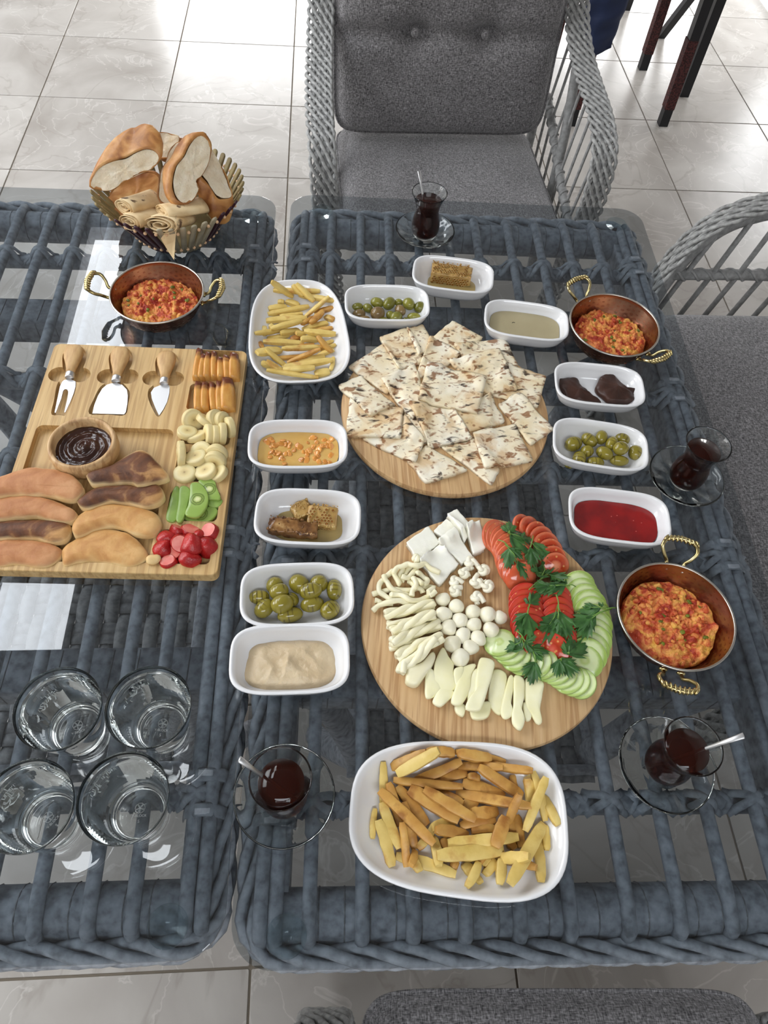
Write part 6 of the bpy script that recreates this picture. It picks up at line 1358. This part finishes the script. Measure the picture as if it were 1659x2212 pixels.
# chips
M['fry'] = mat('pale_chip', rough=.42, stops=[(.3, srgb(208, 176, 92)), (.6, srgb(226, 198, 118)), (.8, srgb(232, 210, 136))], scale=50, detail=5, bump=.5, bscale=160, bdist=.001, tint=.12, spec=.5)
overlay(M['fry'], [(.56, 0), (.70, .7)], 45, srgb(184, 124, 56), detail=5)
M['fry2'] = mat('golden_chip', rough=.42, stops=[(.3, srgb(184, 130, 62)), (.6, srgb(206, 158, 82)), (.8, srgb(216, 176, 102))], scale=50, detail=5, bump=.5, bscale=160, bdist=.001, tint=.18, spec=.5)
overlay(M['fry2'], [(.54, 0), (.68, .75)], 45, srgb(142, 84, 34), detail=5)
def fry(pile, fn, x0, y0, x1, y1, w, m, label, group, sc):
    z = pile.z0+.012
    for _ in range(3):
        A, B = fn(x0, y0, z), fn(x1, y1, z); t = np.linspace(0, 1, 12); X, Y = A.x+(B.x-A.x)*t, A.y+(B.y-A.y)*t; Hh = pile.get(X, Y); z = float(Hh.mean())+.005
    best = None; wd = w*sc
    for i in range(12):
        for j in range(i+1, 12):
            sl = (Hh[j]-Hh[i])/(t[j]-t[i]); l0 = Hh[i]-sl*t[i]; l = l0+sl*t
            if (l >= Hh-.0022).all() and abs(sl) < .05: 
                s = l.mean()
                if best is None or s < best[0]: best = (s, l0, l0+sl)
    if best is None: za = zb = float(Hh.max())-.001
    else: za, zb = best[1], best[2]
    h = min(wd*.9, .0085); A = np.array((A.x, A.y, za+h/2-.0004)); B = np.array((B.x, B.y, zb+h/2-.0004)); d = B-A; L = np.linalg.norm(d); d /= L; s = np.cross(d, (0, 0, 1)); s /= np.linalg.norm(s); u = np.cross(s, d); tw = R.uniform(-.25, .25); bend = R.uniform(-.0016, .0016); rs = []
    for f in np.linspace(0, 1, 9):
        k = (.72 if f in (0, 1) else 1.0)*R.uniform(.94, 1.06)*(1-.18*abs(2*f-1)); a = tw*(f-.5)*.8; q = []
        for cx, cy_ in ((-1, -.8), (-.8, -1), (.8, -1), (1, -.8), (1, .8), (.8, 1), (-.8, 1), (-1, .8)):
            X_, Y_ = cx*wd/2*k, cy_*h/2*k; X_, Y_ = X_*math.cos(a)-Y_*math.sin(a), X_*math.sin(a)+Y_*math.cos(a); e = (.0012 if f == 0 else -.0012 if f == 1 else 0)
            q.append(A+d*(L*f+e*(1-abs(cx)*1.0))+s*(X_+bend*math.sin(math.pi*f))+u*Y_)
        rs.append(q)
    V, F = loft(rs); o = mk('chip', V, F, m, world=True, angle=50); tag(o, label, 'chip', group)
    for f in np.linspace(0, 1, 40):
        for g in np.linspace(-.5, .5, 8): p_ = A+d*L*f+s*wd*g; pile.put(np.array([[p_[0], p_[1], p_[2]+h/2]]))
def reg1(x0, y0, x1, y1):
    x, y = (x0+x1)/2, (y0+y1)/2; v = 'at the far end' if y < 520 else 'at the near end' if y > 1380 else 'in the upper middle' if y < 900 else 'in the lower middle'
    return v+(', left half' if x < 640 else ', right half')
def reg2(x0, y0, x1, y1):
    x, y = (x0+x1)/2, (y0+y1)/2
    return 'at the left end' if x < 450 else 'at the right end' if x > 1220 else 'along the far edge' if y < 340 else ('along the near edge, '+('left' if x < 850 else 'right')) if y > 800 else ('in the middle, '+('left' if x < 620 else 'centre' if x < 900 else 'right'))
def plate_pile(c, ang, a, b, H):
    P = Pile(c[0]-.14, c[0]+.14, c[1]-.14, c[1]+.14, ZT+.005, .0015); P.z0 = ZT+.0055
    i = np.arange(P.H.shape[0]); j = np.arange(P.H.shape[1]); X, Y = np.meshgrid(P.x0+i*P.st-c[0], P.y0+j*P.st-c[1], indexing='ij'); ca, sa = math.cos(ang), math.sin(ang); U, Vv = X*ca+Y*sa, -X*sa+Y*ca
    s = (np.abs(U/a)**3+np.abs(Vv/b)**3)**(1/3); P.H = ZT+.0005+H*np.interp(s, [0, .58, .74, .86, .95, 1.0], [.17, .18, .25, .43, .72, 1.0]); return P
G1 = Crop(540, 590, .13261)
pp = plate_pile((-.049, .909), math.radians(94), .1205-.0042, .080-.0042, .030)
F1 = [(380, 305, 1140, 318, 80, 0), (365, 340, 700, 370, 90, 0), (800, 350, 1380, 510, 80, 0), (450, 450, 560, 455, 75, 0), (300, 580, 600, 520, 100, 0), (580, 430, 800, 500, 90, 0), (700, 310, 880, 420, 80, 0), (1050, 600, 1370, 590, 75, 1), (1050, 610, 1150, 640, 80, 0), (1220, 680, 1370, 770, 90, 0), (230, 850, 230, 1000, 75, 0), (320, 840, 420, 900, 80, 0),
      (480, 680, 860, 640, 60, 0), (850, 900, 1270, 810, 90, 0), (1000, 930, 1350, 890, 70, 1), (160, 1100, 210, 1200, 60, 1), (800, 1170, 1050, 1150, 60, 1), (1200, 1130, 1360, 1080, 60, 0), (1150, 1240, 1400, 1160, 60, 0), (1100, 1320, 1370, 1250, 70, 0), (190, 1500, 420, 1480, 90, 0), (120, 1400, 500, 1200, 140, 0), (780, 1420, 1220, 1350, 90, 0), (270, 1610, 1120, 1680, 60, 0), (1050, 1630, 1300, 1590, 110, 0), (1310, 1570, 1360, 1340, 60, 0),
      (760, 360, 1050, 520, 80, 0), (290, 660, 960, 520, 85, 0), (880, 640, 1290, 470, 60, 0), (260, 770, 930, 720, 110, 0), (840, 860, 1030, 690, 65, 1), (980, 840, 1200, 640, 80, 1), (90, 1050, 600, 850, 70, 0), (280, 1060, 640, 990, 75, 0), (340, 950, 850, 810, 80, 0), (500, 1010, 800, 890, 90, 0), (660, 1010, 800, 960, 90, 1), (750, 1010, 900, 950, 80, 0), (880, 980, 1400, 1010, 95, 0),
      (210, 1130, 880, 1120, 90, 0), (830, 1110, 1100, 1060, 100, 0), (520, 1260, 1200, 1210, 75, 0), (1100, 1090, 1340, 1280, 75, 1), (400, 1380, 850, 1320, 60, 1), (600, 1400, 1150, 1280, 60, 1), (260, 1330, 600, 1470, 70, 0), (270, 1490, 560, 1580, 80, 0), (540, 1610, 1060, 1590, 85, 0), (520, 1510, 1340, 1460, 95, 0)]
for (x0, y0, x1, y1, w, b) in F1: fry(pp, G1, x0, y0, x1, y1, w, M['fry2' if b else 'fry'], ('browned' if b else 'pale')+' chip '+reg1(x0, y0, x1, y1)+' of the tall plate', ('browned' if b else 'pale')+' chips '+reg1(x0, y0, x1, y1)+' of the tall plate', .000116)
G2 = Crop(780, 1590, .27728)
pp = plate_pile((.1415, .151), math.radians(-6), .1205-.0042, .081-.0042, .030)
F2 = [(470, 100, 810, 125, 40, 1), (730, 130, 1130, 195, 45, 1), (170, 210, 175, 560, 60, 0), (110, 560, 90, 800, 45, 0), (380, 130, 520, 160, 60, 1), (1290, 310, 1380, 440, 60, 0), (1280, 340, 1330, 520, 70, 0), (880, 210, 1090, 250, 60, 1), (1330, 280, 1440, 660, 55, 0), (1430, 460, 1530, 700, 60, 0), (1440, 690, 1450, 890, 50, 0), (1380, 780, 1390, 1140, 70, 0), (1100, 950, 1340, 1040, 60, 1), (270, 930, 740, 1080, 75, 0), (800, 990, 880, 1090, 70, 0), (960, 960, 1000, 1000, 70, 0), (1050, 960, 960, 1080, 60, 0), (900, 1080, 940, 1140, 45, 0), (1090, 960, 1075, 1160, 65, 0), (420, 960, 460, 1060, 55, 0), (200, 700, 240, 850, 60, 1), (560, 780, 600, 1020, 70, 0), (640, 790, 690, 900, 60, 1), (1150, 800, 1200, 880, 60, 1), (900, 500, 780, 580, 90, 1), (700, 980, 760, 1010, 60, 1), (230, 380, 300, 700, 60, 1), (900, 1000, 990, 900, 60, 1), (1180, 300, 1200, 400, 50, 1),
      (130, 660, 240, 1020, 75, 0), (210, 370, 290, 560, 60, 1), (500, 140, 720, 150, 70, 1), (240, 240, 500, 160, 85, 1), (740, 150, 1010, 180, 75, 1), (1000, 220, 1320, 290, 55, 1), (760, 230, 1090, 270, 60, 1), (1210, 610, 1250, 870, 65, 1), (1170, 620, 1190, 760, 60, 1), (560, 350, 830, 290, 70, 1), (600, 430, 790, 540, 70, 1), (280, 390, 520, 690, 75, 1), (330, 520, 420, 880, 60, 1), (440, 880, 580, 680, 60, 0), (550, 720, 730, 680, 80, 0), (1420, 680, 1130, 1170, 85, 0), (790, 360, 1120, 480, 90, 1), (850, 600, 1070, 580, 80, 1), (770, 700, 1050, 650, 65, 1), (860, 740, 1050, 720, 60, 1), (570, 740, 840, 770, 75, 1), (1080, 940, 1280, 960, 75, 0), (820, 1180, 920, 980, 60, 0),
      (160, 520, 300, 880, 70, 0), (310, 690, 350, 1020, 55, 1), (380, 1020, 420, 890, 50, 1), (670, 840, 1220, 790, 80, 0), (900, 270, 1260, 460, 75, 1), (740, 440, 1310, 570, 70, 1), (830, 310, 930, 330, 50, 1), (280, 300, 580, 170, 80, 0), (420, 340, 780, 200, 70, 1), (250, 340, 790, 400, 60, 1), (370, 420, 760, 660, 105, 1), (480, 430, 880, 670, 75, 1), (140, 430, 570, 840, 75, 1), (580, 940, 1110, 890, 95, 0), (1280, 740, 1420, 340, 65, 0), (1150, 670, 1210, 480, 60, 1), (1030, 880, 1110, 640, 90, 1)]
for (x0, y0, x1, y1, w, b) in F2: fry(pp, G2, x0, y0, x1, y1, w, M['fry2' if b else 'fry'], ('browned' if b else 'pale yellow')+' chip '+reg2(x0, y0, x1, y1)+' of the large front plate', ('browned' if b else 'pale')+' chips '+reg2(x0, y0, x1, y1)+' of the front plate', .000168)
bpy.context.view_layer.update()
